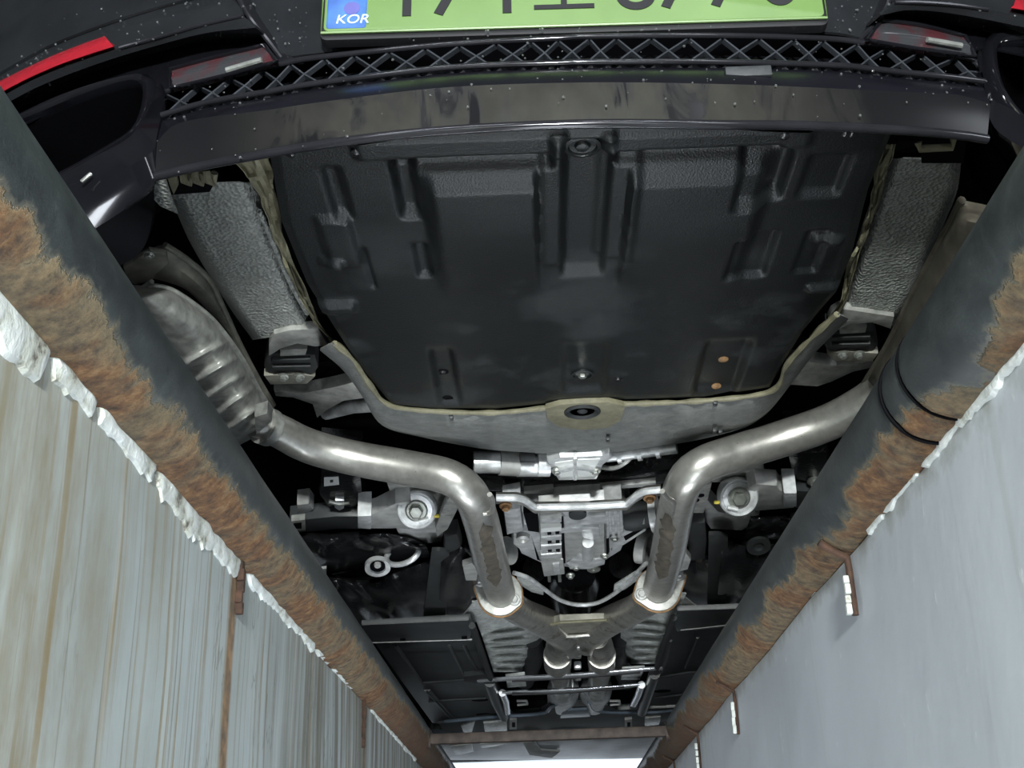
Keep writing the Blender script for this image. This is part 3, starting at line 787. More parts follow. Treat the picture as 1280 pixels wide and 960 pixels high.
feat(489, 205, 526, 271, -0.012, 0.004, 0.008); feat(930, 192, 974, 247, -0.012, 0.004, 0.008)
feat(531, 222, 672, 330, 0.014, 0.004, 0.016, 0.11, 0.010, 0.003); feat(788, 212, 928, 325, 0.014, 0.004, 0.016, 0.11, 0.003, 0.010)    # two large raised fields
feat(676, 190, 705, 330, 0.003, 0.005); feat(751, 185, 786, 320, 0.003, 0.005)
feat(705, 170, 752, 340, -0.008, 0.004, 0.012)
feat(690, 165, 766, 186, 0.008, 0.004, 0.006)
feat(402, 212, 440, 272, -0.007, 0.004, 0.008); feat(394, 272, 452, 330, 0.005, 0.004, 0.008)
feat(1014, 196, 1046, 244, -0.007, 0.004, 0.008)
feat(516, 306, 540, 345, -0.006, 0.004); feat(920, 292, 954, 345, -0.006, 0.004)
feat(400, 322, 430, 330, 0.006, 0.004); feat(396, 378, 446, 388, 0.007, 0.004); feat(1018, 296, 1050, 303, 0.007, 0.004); feat(1010, 356, 1046, 362, 0.006, 0.004)
feat(537, 440, 576, 505, -0.010, 0.006, 0.02); feat(884, 430, 918, 492, -0.010, 0.006, 0.02)
feat(705, 430, 754, 488, -0.006, 0.006, 0.02)
feat(455, 310, 466, 360, -0.005, 0.003); feat(1010, 290, 1018, 340, -0.005, 0.003)
def tray_z(p):
    h = 0.0
    for x0, x1, y0, y1, hh, s0, s1, sv, sf in feats:
        if p.x < x0 - s0 or p.x > x1 + s1 or p.y < y0 - sv or p.y > y1 + sf: continue
        h += hh * sst(x0 - s0, x0 + s0, p.x) * (1 - sst(x1 - s1, x1 + s1, p.x)) * sst(y0 - sv, y0 + sv, p.y) * (1 - sst(y1 - sf, y1 + sf, p.y))
    h += 0.0012 * noise.noise(Vector((p.x * 9, p.y * 9, 0)))
    return h
NS, NV = 210, 150; rows = []
for j in range(NV + 1):
    t = j / NV; ul, ur = interp(TL, t), interp(TR, t); r = []
    for i in range(NS + 1):
        u = ul + (ur - ul) * i / NS
        v = interp(VT, u) * (1 - t) + interp(VB, u) * t
        p = q(u, v, ZT)
        e = min(i, NS - i, NV - j) / 3.0
        r.append(p - Vector((0, 0, tray_z(p) - (0.004 * (1 - e) if e < 1 else 0))))
    rows.append(r)
tray = grid('undertray', rows, 'tray', car, 0.0, 60)
def tq(u, v):
    p = q(u, v, ZT); return p - Vector((0, 0, tray_z(p)))
def ring_plug(u, v, r, parent, mat='tray', inner='rubber'):
    p = tq(u, v); lathe('plug', p, (0, 0, -1), [(r, -0.002), (r, 0.003), (r * 0.8, 0.004), (r * 0.72, 0.0015), (r * 0.45, 0.001), (r * 0.35, 0.004), (r * 0.1, 0.005)], mat, parent, 28)
ring_plug(728, 181, 0.018, tray)
ring_plug(728, 472, 0.016, tray)
bolt(tq(728, 471), 0.006, tray, 'zinc', (0, 0, -1), 'screw')
for u, v in ((363, 192), (1058, 167), (1066, 168), (773, 474), (553, 473), (445, 186), (980, 163)):
    lathe('screw', tq(u, v), (0, -0.2, -1), [(0.0055, -0.002), (0.005, 0.001), (0.003, 0.0025)], 'wet_black', tray, 14)
for u, v in ((905, 457), (896, 489)): lathe('screw', tq(u, v), (0, -0.2, -1), [(0.007, -0.002), (0.007, 0.0015), (0.003, 0.003)], 'brass', tray, 14)
for u, v in ((553, 473), (559, 504)): lathe('drain_hole', tq(u, v), (0, 0, -1), [(0.009, -0.001), (0.009, 0.0004), (0.002, 0.0005)], 'void', tray, 16)
# ---- grey rim in front of the tray, with its beige sealer edge and drain plug
RT = [(418, 428), (440, 448), (462, 480), (486, 505), (540, 513), (620, 515), (690, 508), (728, 505), (780, 504), (880, 500), (964, 488), (982, 458), (1004, 432), (1046, 392)]
RM = [(408, 432), (430, 452), (454, 486), (478, 514), (520, 524), (600, 528), (690, 530), (728, 532), (790, 530), (890, 512), (966, 500), (990, 462), (1012, 436), (1054, 396)]
RBm = [(400, 436), (428, 460), (452, 492), (478, 530), (530, 545), (610, 560), (690, 566), (740, 566), (800, 560), (890, 544), (950, 522), (995, 470), (1018, 440), (1060, 398)]
def rimrow(pl, z, wob=0.0):
    px = catmull([Vector((u, v, 0)) for u, v in pl], 120)
    return [q(p.x, p.y, z + wob * noise.noise(Vector((p.x * 0.03, p.y * 0.05, 1)))) for p in px]
rim = grid('tray_rim', [rimrow(RT, 0.302), rimrow(mid(RT, RBm, 0.12), 0.298, 0.004), rimrow(mid(RT, RBm, 0.5), 0.300, 0.004), rimrow(mid(RT, RBm, 0.85), 0.304, 0.006), rimrow(RBm, 0.314, 0.006), rimrow([(u, v + 2) for u, v in RBm], 0.34)], 'rim', car, 0.002, 50)
tube('sealer_bead', [p + Vector((0, 0, -0.001)) for p in rimrow(RT, 0.301)], [0.004 + 0.0025 * noise.noise(Vector((i * 0.3, 0, 0))) for i in range(120)], 'beige', rim, 8)
plate('sealer_patch', [(682, 511), (700, 506), (728, 504), (760, 503), (782, 508), (776, 526), (760, 535), (728, 538), (698, 534), (684, 524)], 0.292, 0.008, 'beige', rim, 0.002)
lathe('drain_plug', q(728, 515, 0.291), (0, 0, -1), [(0.027, -0.004), (0.027, 0.001), (0.023, 0.003), (0.018, -0.001), (0.008, -0.001), (0.004, 0.002)], 'rubber', rim, 30)
for u, v in ((564, 522), (894, 504), (893, 538), (760, 549), (900, 540)):
    box('clip', q(u, v, 0.296), (0.006, 0.012, 0.006), 'panel', rim, None, 0.001)

# ---- dimpled heat shields over the mufflers
def shield(L, R_, z, tilt):
    n = 40; l = catmull([Vector((*p, 0)) for p in L], n); r = catmull([Vector((*p, 0)) for p in R_], n); rows = []
    for a, b in zip(l, r):
        row = []
        for i in range(25):
            t = i / 24; p = a.lerp(b, t)
            bend = 0.03 * (max(0, 0.16 - t) / 0.16) ** 1.5 + 0.02 * (max(0, t - 0.84) / 0.16) ** 1.5
            row.append(q(p.x, p.y, z + bend + tilt * t + 0.002 * noise.noise(Vector((p.x * 0.05, p.y * 0.05, 0)))))
        rows.append(row)
    return grid('heat_shield', rows, 'shield', car, 0.002, 60)
s1 = shield([(196, 232), (216, 256), (236, 300), (262, 345), (292, 392), (316, 425)], [(318, 228), (330, 262), (350, 315), (368, 360), (384, 392), (396, 412)], 0.345, 0.0)
plate('shield_flap', [(181, 232), (200, 219), (206, 224), (216, 254), (222, 268), (200, 258), (183, 240)], 0.335, 0.004, 'shield', s1, 0.001)
plate('shield_notch', [(209, 244), (262, 240), (270, 226), (262, 214), (250, 208), (206, 216)], 0.340, 0.002, 'void', s1, 0.0)
s2 = shield([(1114, 198), (1100, 232), (1086, 275), (1070, 320), (1060, 350), (1048, 392)], [(1202, 200), (1196, 240), (1180, 280), (1160, 330), (1142, 372), (1118, 408)], 0.345, 0.0)
plate('shield_notch', [(1152, 204), (1204, 204), (1208, 176), (1120, 176), (1116, 190), (1140, 183), (1152, 185)], 0.340, 0.002, 'void', s2, 0.0)
for o, P_ in ((s1, [(324, 264), (338, 296), (352, 330), (366, 360), (384, 392)]), (s2, [(1106, 215), (1094, 245), (1080, 285), (1066, 330), (1056, 366)])):
    tube('shield_hem', catmull([q(u, v, 0.343) for u, v in P_], 24), 0.003, 'shield', o, 8)
# crumpled lining between shield and tray
def lining(a, b, z):
    n = 46; l = catmull([Vector((*p, 0)) for p in a], n); r = catmull([Vector((*p, 0)) for p in b], n); rows = []
    for i, (x, y) in enumerate(zip(l, r)):
        rows.append([q(x.lerp(y, t / 7).x + 4 * noise.noise(Vector((i * 0.25, t * 0.5, 0))), x.lerp(y, t / 7).y, z + 0.014 * noise.noise(Vector((i * 0.22, t * 0.6, 4)))) for t in range(8)])
    grid('torn_lining', rows, 'beige', car, 0.001, 30)
lining([(296, 205), (322, 240), (340, 290), (362, 345), (388, 395), (420, 430)], [(334, 196), (345, 240), (356, 300), (386, 375), (410, 420), (432, 440)], 0.33)
lining([(1104, 180), (1092, 230), (1078, 290), (1060, 330), (1046, 385), (1010, 420)], [(1120, 180), (1106, 225), (1088, 280), (1068, 335), (1056, 380), (1024, 420)], 0.33)
# hanger pieces in the notch
for i, u in enumerate((228, 243, 258)):
    tube('hanger_hook', [q(u, 214, 0.33), q(u + 2, 226, 0.322), q(u + 8, 230, 0.326), q(u + 10, 216, 0.332)], 0.004, 'beige', car, 8)
plate('hanger_tab', [(208, 219), (221, 219), (223, 232), (217, 244), (212, 232)], 0.325, 0.006, 'beige', car, 0.001)
tube('hanger_hook', [q(1148, 178, 0.33), q(1150, 186, 0.325), q(1190, 184, 0.325), q(1192, 172, 0.33)], 0.004, 'beige', car, 8)
# ---- dark pads under the shields and the curved arms below them
def pad(u, v, sx, parent):
    # sx mirrors the pad
    c = q(u, v, 0.36)
    o = lathe('shield_cup', c + Vector((0, 0, 0.03)), (0, 0.1, -1), [(0.075, -0.03), (0.075, 0.0), (0.068, 0.004), (0.066, -0.03)], 'void', parent, 30)
    pts = [(u - 28*sx, v - 16), (u + 30*sx, v - 14), (u + 34*sx, v + 2), (u + 26*sx, v + 13), (u - 24*sx, v + 14), (u - 34*sx, v + 2)]
    if sx < 0: pts = pts[::-1]
    plate('damper_body', pts, 0.35, 0.03, 'rubber', o, 0.004)
    pts = [(u - 34*sx, v + 12), (u + 8*sx, v + 9), (u + 30*sx, v + 13), (u + 20*sx, v + 22), (u - 26*sx, v + 23)]
    if sx < 0: pts = pts[::-1]
    plate('damper_bracket', pts, 0.347, 0.012, 'shell', o, 0.002)
    plate('damper_plate', [(u - 14, v - 20), (u + 20, v - 21), (u + 18, v - 14), (u - 14, v - 12)], 0.344, 0.01, 'muffler', o, 0.002)
    for k in range(2): plate('damper_rib', [(u - 24, v - 8 + 9*k), (u + 24, v - 9 + 9*k), (u + 24, v - 5 + 9*k), (u - 24, v - 4 + 9*k)], 0.345, 0.01, 'rubber', o, 0.001)
    for k in (-10, 10): bolt(q(u + k, v + 13, 0.344), 0.005, o)
pad(364, 458, 1, car); pad(1064, 430, -1, car)
for pts in ([(336, 430), (342, 418), (362, 413), (398, 411), (410, 432), (394, 434), (372, 430), (352, 436), (336, 446)], [(1040, 392), (1050, 386), (1118, 396), (1114, 412), (1090, 404), (1062, 406), (1042, 416), (1034, 404)]):
    plate('shield_rim', pts, 0.338, 0.012, 'muffler', car, 0.003)
def arm(pts, z, name='tie_arm'):
    plate(name, pts, z, 0.02, 'muffler', car, 0.005)
arm([(342, 490), (380, 492), (420, 484), (450, 476), (458, 482), (462, 498), (430, 502), (408, 514), (396, 524), (390, 506), (366, 498), (344, 496)], 0.375)
arm([(1092, 452), (1092, 460), (1066, 466), (1040, 478), (1022, 484), (986, 482), (980, 474), (990, 452), (1004, 452), (1046, 458)], 0.375)
tube('tie_rod', [q(408, 516, 0.40), q(440, 508, 0.38), q(470, 506, 0.37)], 0.012, 'cast', car, 12)

# ---- left muffler: belly with pressed ribs, seam flange, upper shell
seam = [(192, 358), (216, 364), (250, 387), (272, 408), (300, 446), (322, 486), (340, 516), (346, 532)]
left = [(120, 352), (132, 372), (160, 420), (180, 452), (206, 492), (228, 526), (252, 556), (300, 556)]
n = 130; a_ = catmull([Vector((*p, 0)) for p in seam], n); b_ = catmull([Vector((*p, 0)) for p in left], n); rows = []
for i in range(n):
    s = i / (n - 1); row = []
    e = sst(0, 0.12, s) * (1 - sst(0.93, 1.0, s) * 0.8)
    for k in range(25):
        t = k / 24
        rib = 0.0
        for c_ in (0.50, 0.59, 0.68, 0.77, 0.86): rib += math.exp(-((s - c_) / 0.018) ** 2)
        z = 0.335 - 0.055 * e * math.sin(pi * t) ** 0.55 - 0.008 * rib * math.sin(pi * min(1, t * 1.3)) ** 0.5 * (t < 0.77)
        z += 0.003 * noise.noise(Vector((s * 9, t * 7, 0)))
        p = a_[i].lerp(b_[i], t); row.append(q(p.x, p.y, z))
    rows.append(row)
muf = grid('muffler', rows, 'muffler', car, 0.0, 60)
tube('seam_flange', catmull([q(u, v, 0.333) for u, v in [(166, 376), (182, 362)] + seam], 60), 0.0052, 'muffler', muf, 8, 0.7)
upper = [(176, 318), (206, 306), (236, 326), (262, 350), (276, 378), (298, 426), (322, 472), (342, 506)]
in2 = [(180, 346), (206, 352), (232, 362), (258, 386), (280, 410), (304, 448), (326, 488), (344, 516)]
grid('upper_shell', [[q(p.x, p.y, z) for p in catmull([Vector((*w, 0)) for w in mid(upper, in2, t)], 50)] for t, z in ((0, 0.40), (0.12, 0.375), (0.5, 0.365), (0.9, 0.365), (1, 0.37))], 'shell', muf, 0.002, 50)
tube('upper_seam', catmull([q(u, v, 0.372) for u, v in upper[1:]], 40), 0.004, 'shell', muf, 8)
plate('muffler_bracket', [(154, 334), (168, 326), (186, 314), (208, 318), (210, 330), (194, 344), (190, 352), (168, 356), (158, 352)], 0.345, 0.006, 'shell', muf, 0.002)
bolt(q(186, 318, 0.343), 0.004, muf)
for k in range(3): tube('weld_rib', [q(166 + 3*k, 378 - 7*k, 0.330), q(184 + 3*k, 364 - 6*k, 0.326)], 0.003, 'muffler', muf, 8)
# right muffler, mostly behind the pipe
seam = [(1202, 250), (1186, 282), (1150, 350), (1110, 430), (1080, 480)]; left = [(1262, 262), (1250, 300), (1210, 400), (1160, 460), (1090, 500)]
a_ = catmull([Vector((*p, 0)) for p in seam], 40); b_ = catmull([Vector((*p, 0)) for p in left], 40)
muf2 = grid('muffler', [[q(a_[i].lerp(b_[i], k / 16).x, a_[i].lerp(b_[i], k / 16).y, 0.345 - 0.05 * math.sin(pi * k / 16) ** 0.55 * sst(0, 4, i) * (1 - sst(36, 39, i))) for k in range(17)] for i in range(40)], 'shell_dark', car, 0.0, 60)
tube('seam_flange', catmull([q(u, v, 0.343) for u, v in seam], 30), 0.005, 'shell_dark', muf2, 8)

# ---- exhaust pipes
LP = [(318, 528, 0.315, 36), (345, 537, 0.315, 42), (385, 557, 0.308, 44), (440, 572, 0.295, 44), (510, 585, 0.275, 45), (560, 596, 0.255, 45), (587, 616, 0.235, 45), (601, 650, 0.222, 45), (612, 695, 0.215, 43), (626, 742, 0.214, 37)]
RPp = [(1110, 478, 0.33, 44), (1085, 500, 0.325, 45), (1040, 526, 0.312, 46), (985, 546, 0.298, 46), (920, 566, 0.275, 46), (880, 580, 0.255, 46), (857, 600, 0.238, 46), (845, 635, 0.225, 45), (836, 685, 0.215, 43), (823, 735, 0.214, 38)]
ex1 = ptube('exhaust_pipe', LP, 'tube', car, 70, 26)
ex2 = ptube('exhaust_pipe', RPp, 'tube', car, 70, 26)
# clamp where the pipe leaves the muffler
tube('pipe_clamp', [q(328, 531, 0.314), q(338, 535, 0.314)], pxr(q(333, 533, 0.314), 48), 'muffler', ex1, 24)
plate('clamp_lug', [(318, 522), (334, 517), (340, 528), (330, 536), (320, 545)], 0.270, 0.02, 'muffler', ex1, 0.004)
# scorched crust and the weld lip at the bends
def crust(path, parent, side, seed):
    pts = catmull([q(u, v, z) for u, v, z, w in path], 26); rr = [pxr(p, path[0][3]) * 1.012 for p in pts]
    rows = []
    for i, p in enumerate(pts):
        T = (pts[min(25, i+1)] - pts[max(0, i-1)]).normalized(); vw = (CO - p); vw = (vw - T * vw.dot(T)).normalized(); sd = T.cross(vw)
        a0 = side[0] + 0.25 * noise.noise(Vector((i * 0.5, seed, 0))); a1 = side[1] + 0.3 * noise.noise(Vector((i * 0.6, seed, 5)))
        e = min(1, i / 3, (25 - i) / 3); m_ = (a0 + a1) / 2
        rows.append([p + (vw * math.cos(m_ + (a0 - m_) * e + (a1 - a0) * e * k / 6) + sd * math.sin(m_ + (a0 - m_) * e + (a1 - a0) * e * k / 6)) * rr[i] for k in range(7)])
    grid('scorched_crust', rows, 'scorch', parent, 0.0, 60)
crust([(596, 634, 0.226, 45), (601, 650, 0.222, 45), (608, 680, 0.217, 44), (615, 712, 0.215, 43)], ex1, (-0.45, 0.3), 1)
crust([(850, 622, 0.229, 46), (845, 635, 0.225, 45), (839, 670, 0.217, 44), (834, 704, 0.215, 43)], ex2, (-0.15, 0.65), 2)
for o, P_ in ((ex1, [(612, 618), (616, 626), (614, 640), (604, 642)]), (ex2, [(828, 614), (834, 622), (842, 628), (840, 642)])):
    tube('weld_lip', catmull([q(u, v, 0.196) for u, v in P_], 14), 0.004, 'tube_brown', o, 8)
# flanges with two bolts each
def flange(cu, cv, lug1, lug2, parent):
    yf = q(cu, cv, 0.214).y
    at = lambda u, v: qy(u, v, yf, 0)
    c = at(cu, cv); l1, l2 = at(*lug1), at(*lug2); r = pxr(c, 55); r2 = pxr(c, 19)
    cir = [(c, r), (l1, r2), (l2, r2)]; pts = []
    for ang in range(0, 360, 10):
        d_ = Vector((math.cos(math.radians(ang)), 0, math.sin(math.radians(ang))))
        pts.append(max(((m + d_ * rr) for m, rr in cir), key=lambda p: p.dot(d_)))
    o_pts = pts
    bm = bmesh.new(); prism_bm(bm, o_pts, Vector((0, 0.010, 0)), 0.0015)
    bmesh.ops.remove_doubles(bm, verts=bm.verts, dist=0.0002)
    o = from_bm('pipe_flange', bm, 'muffler', car)
    tube('gasket_ring', [p + Vector((0, 0.011, 0)) for p in o_pts] + [o_pts[0] + Vector((0, 0.011, 0))], 0.003, 'brass', o, 6)
    for l in (l1, l2): bolt(l + Vector((0, -0.001, 0)), 0.008, o, 'arm_metal', (0, -1, 0))
    return o
flange(625, 742, (643, 750), (600, 726), car)
flange(823, 736, (802, 743), (848, 718), car)

# ---- crossover: two flattened arms that merge, then two pipes forward
xo = ptube('exhaust_crossover', [(622, 742, 0.222, 40), (650, 764, 0.225, 36), (684, 780, 0.235, 38), (704, 793, 0.24, 40), (712, 806, 0.24, 36)], 'tube_brown', car, 34, 20)
ptube('crossover_arm', [(826, 738, 0.222, 40), (796, 760, 0.225, 36), (762, 776, 0.235, 38), (742, 788, 0.24, 40), (734, 802, 0.24, 36)], 'tube_brown', xo, 34, 20)
plate('crossover_box', [(676, 784), (700, 778), (756, 776), (768, 784), (764, 800), (740, 806), (704, 807), (682, 800)], 0.222, 0.018, 'shell', xo, 0.008)
tube('box_seam', [q(674, 784, 0.219), q(700, 778, 0.217), q(757, 775, 0.217), q(770, 783, 0.219)], 0.0035, 'beige', xo, 8)
tube('box_rib', [q(698, 796, 0.217), q(720, 795, 0.215), q(744, 793, 0.217)], 0.005, 'tube', xo, 10)
box('box_stud', q(719, 796, 0.216), (0.016, 0.016, 0.012), 'zinc', xo, None, 0.003)
for cu, du in ((698, -1), (751, 1)):
    f = ptube('front_pipe', [(cu + 5*(-du), 796, 0.232, 30), (cu, 808, 0.228, 32), (cu + 0.5*du, 820, 0.226, 32), (cu, 834, 0.226, 30), (cu - 3*du, 850, 0.228, 26), (cu - 5*du, 868, 0.23, 26)], 'tube_brown', car, 30, 22)
    tube('pipe_sleeve', [q(cu + du, 818, 0.226), q(cu + du, 831, 0.226)], pxr(q(cu, 824, 0.226), 35), 'tube', f, 24)
    c = q(cu - 6*du, 862, 0.245)
    lathe('catalytic_converter', c, (0, 1, 0.02), [(0.030, -0.14), (0.047, -0.06), (0.050, 0.0), (0.050, 0.22), (0.049, 0.24), (0.030, 0.25)], 'cast', f, 30)
for k, v in enumerate((807, 818, 832, 846)): box('sensor_stud', q(722, v, 0.222), (0.02, 0.03, 0.02), 'zinc' if k % 2 else 'cast', xo, None, 0.005)

# ---- tunnel heat shields beside the crossover
def tunnel(outer, inner, ribs, z0, z1):
    n = 60; a = catmull([Vector((*p, 0)) for p in outer], n); b = catmull([Vector((*p, 0)) for p in inner], n); rows = []
    for i in range(n):
        s = i / (n - 1); row = []
        rib = sum(math.exp(-((s - c_) / 0.028) ** 2) for c_ in ribs)
        for k in range(17):
            t = k / 16; p = a[i].lerp(b[i], t)
            row.append(q(p.x, p.y, z0 + (z1 - z0) * t ** 1.5 - 0.016 * rib * math.sin(pi * min(1, t * 1.05 + 0.03)) ** 0.6 + 0.003 * noise.noise(Vector((s * 14, t * 10, z0)))))
        rows.append(row)
    return grid('tunnel_shield', rows, 'tunnel', car, 0.002, 60)
t1 = tunnel([(590, 752), (594, 772), (602, 794), (608, 812), (614, 830), (617, 840)], [(640, 742), (664, 768), (678, 790), (674, 814), (666, 828), (660, 840)], (0.50, 0.60, 0.70, 0.80, 0.90, 0.99), 0.235, 0.275)
plate('shield_wing', [(572, 772), (580, 768), (592, 752), (602, 758), (606, 776), (594, 778), (574, 778)], 0.238, 0.003, 'tunnel', t1, 0.001)
t2 = tunnel([(858, 742), (848, 764), (840, 782), (832, 800), (826, 818), (822, 830)], [(812, 736), (790, 760), (778, 778), (776, 800), (780, 816), (788, 830)], (0.50, 0.60, 0.70, 0.80, 0.90, 0.99), 0.235, 0.275)
plate('shield_wing', [(876, 760), (868, 756), (846, 738), (838, 752), (842, 764), (856, 764), (874, 764)], 0.238, 0.003, 'tunnel', t2, 0.001)
# bright hem of the tunnel above the propeller shaft, foil patches beside it
tube('tunnel_hem', catmull([q(u, v, z) for u, v, z in ((642, 716, 0.265), (660, 722, 0.262), (680, 736, 0.26), (700, 750, 0.258), (722, 756, 0.256), (745, 754, 0.256), (765, 744, 0.258), (785, 728, 0.26), (800, 712, 0.262), (808, 704, 0.265))], 40), 0.0048, 'cast', car, 8)
plate('foil_patch', [(646, 722), (658, 722), (680, 737), (679, 744), (664, 740), (648, 730)], 0.262, 0.004, 'tunnel', car, 0.001)
plate('foil_patch', [(802, 712), (794, 716), (768, 732), (767, 739), (780, 738), (802, 722)], 0.262, 0.004, 'tunnel', car, 0.001)
for s in (-1, 1):                              # dark rubber humps inside the tunnel
    c0 = 720 + s * 54
    ptube('tunnel_duct', [(c0, 800, 0.27, 20), (c0 - s*4, 816, 0.26, 22), (c0 + s*2, 832, 0.27, 24), (c0 + s*10, 850, 0.29, 24)], 'rubber', car, 20, 14)

# ---- differential and the castings around it
Z0 = 0.275
diff = plate('differential', [(636, 664), (652, 650), (700, 640), (770, 636), (790, 660), (778, 690), (752, 706), (714, 712), (676, 706), (650, 694)], Z0 + 0.02, 0.12, 'cast', car, 0.016)
def dpart(name, poly, z, th, mat='cast', bev=0.003): return plate(name, poly, z, th, mat, diff, bev)
dpart('side_flange', [(629, 640), (651, 636), (655, 664), (633, 670)], Z0, 0.05, 'cast', 0.008)
dpart('side_housing', [(640, 668), (668, 662), (680, 672), (680, 704), (668, 702), (650, 690), (640, 682)], Z0 + 0.006, 0.06, 'cast', 0.014)
lathe('filler_plug', q(654, 671, Z0 + 0.002), DOWN, [(0.013, -0.01), (0.013, 0.006), (0.008, 0.009), (0.006, 0.004)], 'arm_metal', diff, 20)
dpart('main_cover', [(704, 660), (756, 655), (757, 700), (740, 704), (724, 700), (706, 704)], Z0, 0.06, 'arm_metal', 0.008)
dpart('gap_shade', [(700, 646), (704, 646), (707, 704), (703, 705)], Z0 - 0.003, 0.01, 'void', 0.0)  # black strips paint shade between the differential's castings
dpart('gap_shade', [(757, 650), (760, 650), (762, 690), (758, 694)], Z0 - 0.002, 0.01, 'void', 0.0)
dpart('gap_shade', [(654, 642), (672, 640), (674, 666), (660, 664)], Z0 + 0.004, 0.02, 'void', 0.002)
dpart('cover_boss', [(726, 662), (750, 660), (750, 672), (740, 676), (728, 672)], Z0 - 0.004, 0.02, 'cast', 0.003)
dpart('cover_skirt', [(708, 704), (724, 694), (744, 700), (757, 698), (756, 706), (736, 712), (712, 712)], Z0 - 0.004, 0.03, 'cast', 0.004)
dpart('cover_rib', [(700, 662), (724, 660), (748, 660), (748, 664), (724, 665), (700, 667)], Z0 - 0.006, 0.02, 'cast', 0.002)
dpart('top_block', [(704, 648), (758, 645), (760, 655), (722, 657), (720, 664), (706, 664)], Z0 - 0.004, 0.05, 'cast', 0.004)
dpart('sensor_block', [(674, 646), (704, 644), (706, 700), (676, 704)], Z0 - 0.002, 0.04, 'arm_metal', 0.003)
for k in range(5): dpart('sensor_fin', [(676, 650 + k*11), (702, 648 + k*11), (702, 653 + k*11), (676, 655 + k*11)], Z0 - 0.010, 0.012, 'cast' if k != 1 else 'white', 0.002)
for u in (684, 694): dpart('sensor_slot', [(u, 662), (u + 5, 662), (u + 6, 690), (u + 1, 690)], Z0 - 0.006, 0.01, 'void', 0.001)
dpart('connector', [(676, 702), (704, 700), (706, 718), (680, 721)], Z0 - 0.006, 0.03, 'arm_metal', 0.003)
for u in (684, 697): dpart('connector_pin', [(u, 718), (u + 4, 718), (u + 5, 728), (u + 1, 728)], Z0 - 0.004, 0.02, 'zinc', 0.002)
dpart('connector_face', [(691, 706), (699, 705), (700, 717), (692, 718)], Z0 - 0.010, 0.008, 'cast', 0.002)
tube('breather', [q(735, 678, Z0 - 0.008), q(735, 697, Z0 - 0.006)], 0.011, 'cast', diff, 18)
lathe('lug_eye', q(742, 710, Z0), DOWN, [(0.014, -0.004), (0.014, 0.004), (0.007, 0.004), (0.006, -0.001)], 'zinc', diff, 18)
for u, v in ((720, 708), (713, 719), (756, 694), (768, 672)): bolt(q(u, v, Z0 - 0.001), 0.006, diff)
dpart('centre_eye', [(700, 639), (738, 637), (734, 646), (724, 650), (712, 650)], Z0 - 0.006, 0.03, 'cast', 0.004)
lathe('eye_bush', q(722, 642, Z0 - 0.008), DOWN, [(0.016, -0.003), (0.016, 0.004), (0.008, 0.005)], 'rubber', diff, 20)
dpart('right_flange', [(755, 640), (778, 636), (780, 664), (772, 684), (757, 688)], Z0 + 0.004, 0.05, 'cast', 0.006)
for k in range(3): dpart('flange_rib', [(757 + 7*k, 640), (760 + 7*k, 640), (762 + 7*k, 672), (758 + 7*k, 674)], Z0 - 0.003, 0.02, 'cast', 0.002)
dpart('right_strut', [(766, 676), (780, 666), (806, 654), (808, 664), (780, 682), (764, 690)], Z0 + 0.002, 0.03, 'cast', 0.005)
dpart('strut_slot', [(780, 672), (804, 660), (804, 662), (782, 676)], Z0 - 0.001, 0.004, 'void', 0.0)
tube('axle_boot', [q(780, 646, 0.30), q(790, 645, 0.30), q(800, 644, 0.30), q(812, 643, 0.30)], [0.026, 0.030, 0.028, 0.024], 'rubber', diff, 22)
tube('axle_ring', [q(814, 643, 0.298), q(823, 642, 0.298)], 0.036, 'cast', diff, 24)
tube('axle_ring', [q(628, 690, 0.30), q(636, 688, 0.30)], 0.03, 'arm_metal', diff, 24)
lathe('shaft_ring', q(806, 682, 0.31), (1, -0.3, -0.4), [(0.04, -0.01), (0.04, 0.01), (0.03, 0.012), (0.03, -0.01)], 'arm_metal', diff, 26)
lathe('propeller_shaft', q(718, 722, 0.345), (0, 1, 0), [(0.05, -0.05), (0.062, 0.02), (0.06, 0.16), (0.04, 0.5)], 'wet_black', car, 28)
tube('propeller_flange', [q(640, 720, 0.33), q(668, 712, 0.32)], [0.02, 0.03], 'wet_black', car, 14)
tube('propeller_flange', [q(800, 712, 0.33), q(776, 706, 0.32)], [0.02, 0.03], 'wet_black', car, 14)
# upper casting
ZU = 0.325
mo = tube('drive_motor', [q(592, 578, ZU), q(625, 578, ZU)], pxr(q(610, 578, ZU), 28), 'cast', car, 24)
tube('motor_ring', [q(624, 578, ZU), q(648, 579, ZU)], pxr(q(640, 578, ZU), 33), 'arm_metal', mo, 24)
tube('motor_body', [q(646, 582, ZU), q(686, 582, ZU)], pxr(q(660, 582, ZU), 28), 'cast', mo, 24)
tube('motor_neck', [q(650, 570, ZU), q(668, 570, ZU)], 0.011, 'rubber', mo, 14)
tube('motor_band', [q(672, 579, ZU), q(687, 579, ZU)], pxr(q(680, 579, ZU), 34), 'cast', mo, 24)
plate('motor_bracket', [(684, 578), (700, 572), (752, 570), (762, 566), (764, 574), (754, 582), (746, 600), (698, 601), (692, 592)], ZU - 0.024, 0.06, 'cast', mo, 0.005)
for pl_ in ([(694, 579), (716, 576), (717, 584), (700, 588)], [(722, 575), (750, 574), (744, 585), (722, 583)], [(700, 592), (716, 588), (716, 599), (700, 600)], [(722, 588), (742, 590), (742, 598), (722, 599)]):
    plate('bracket_pocket', pl_, ZU - 0.0255, 0.003, 'white', mo, 0.0)  # pockets coloured whiter than the aluminium bracket
for pl_ in ([(717, 574), (721, 574), (721, 601), (717, 601)], [(698, 589), (719, 583), (744, 588), (744, 591), (719, 587), (698, 593)]):
    plate('bracket_rib', pl_, ZU - 0.032, 0.012, 'cast', mo, 0.002)
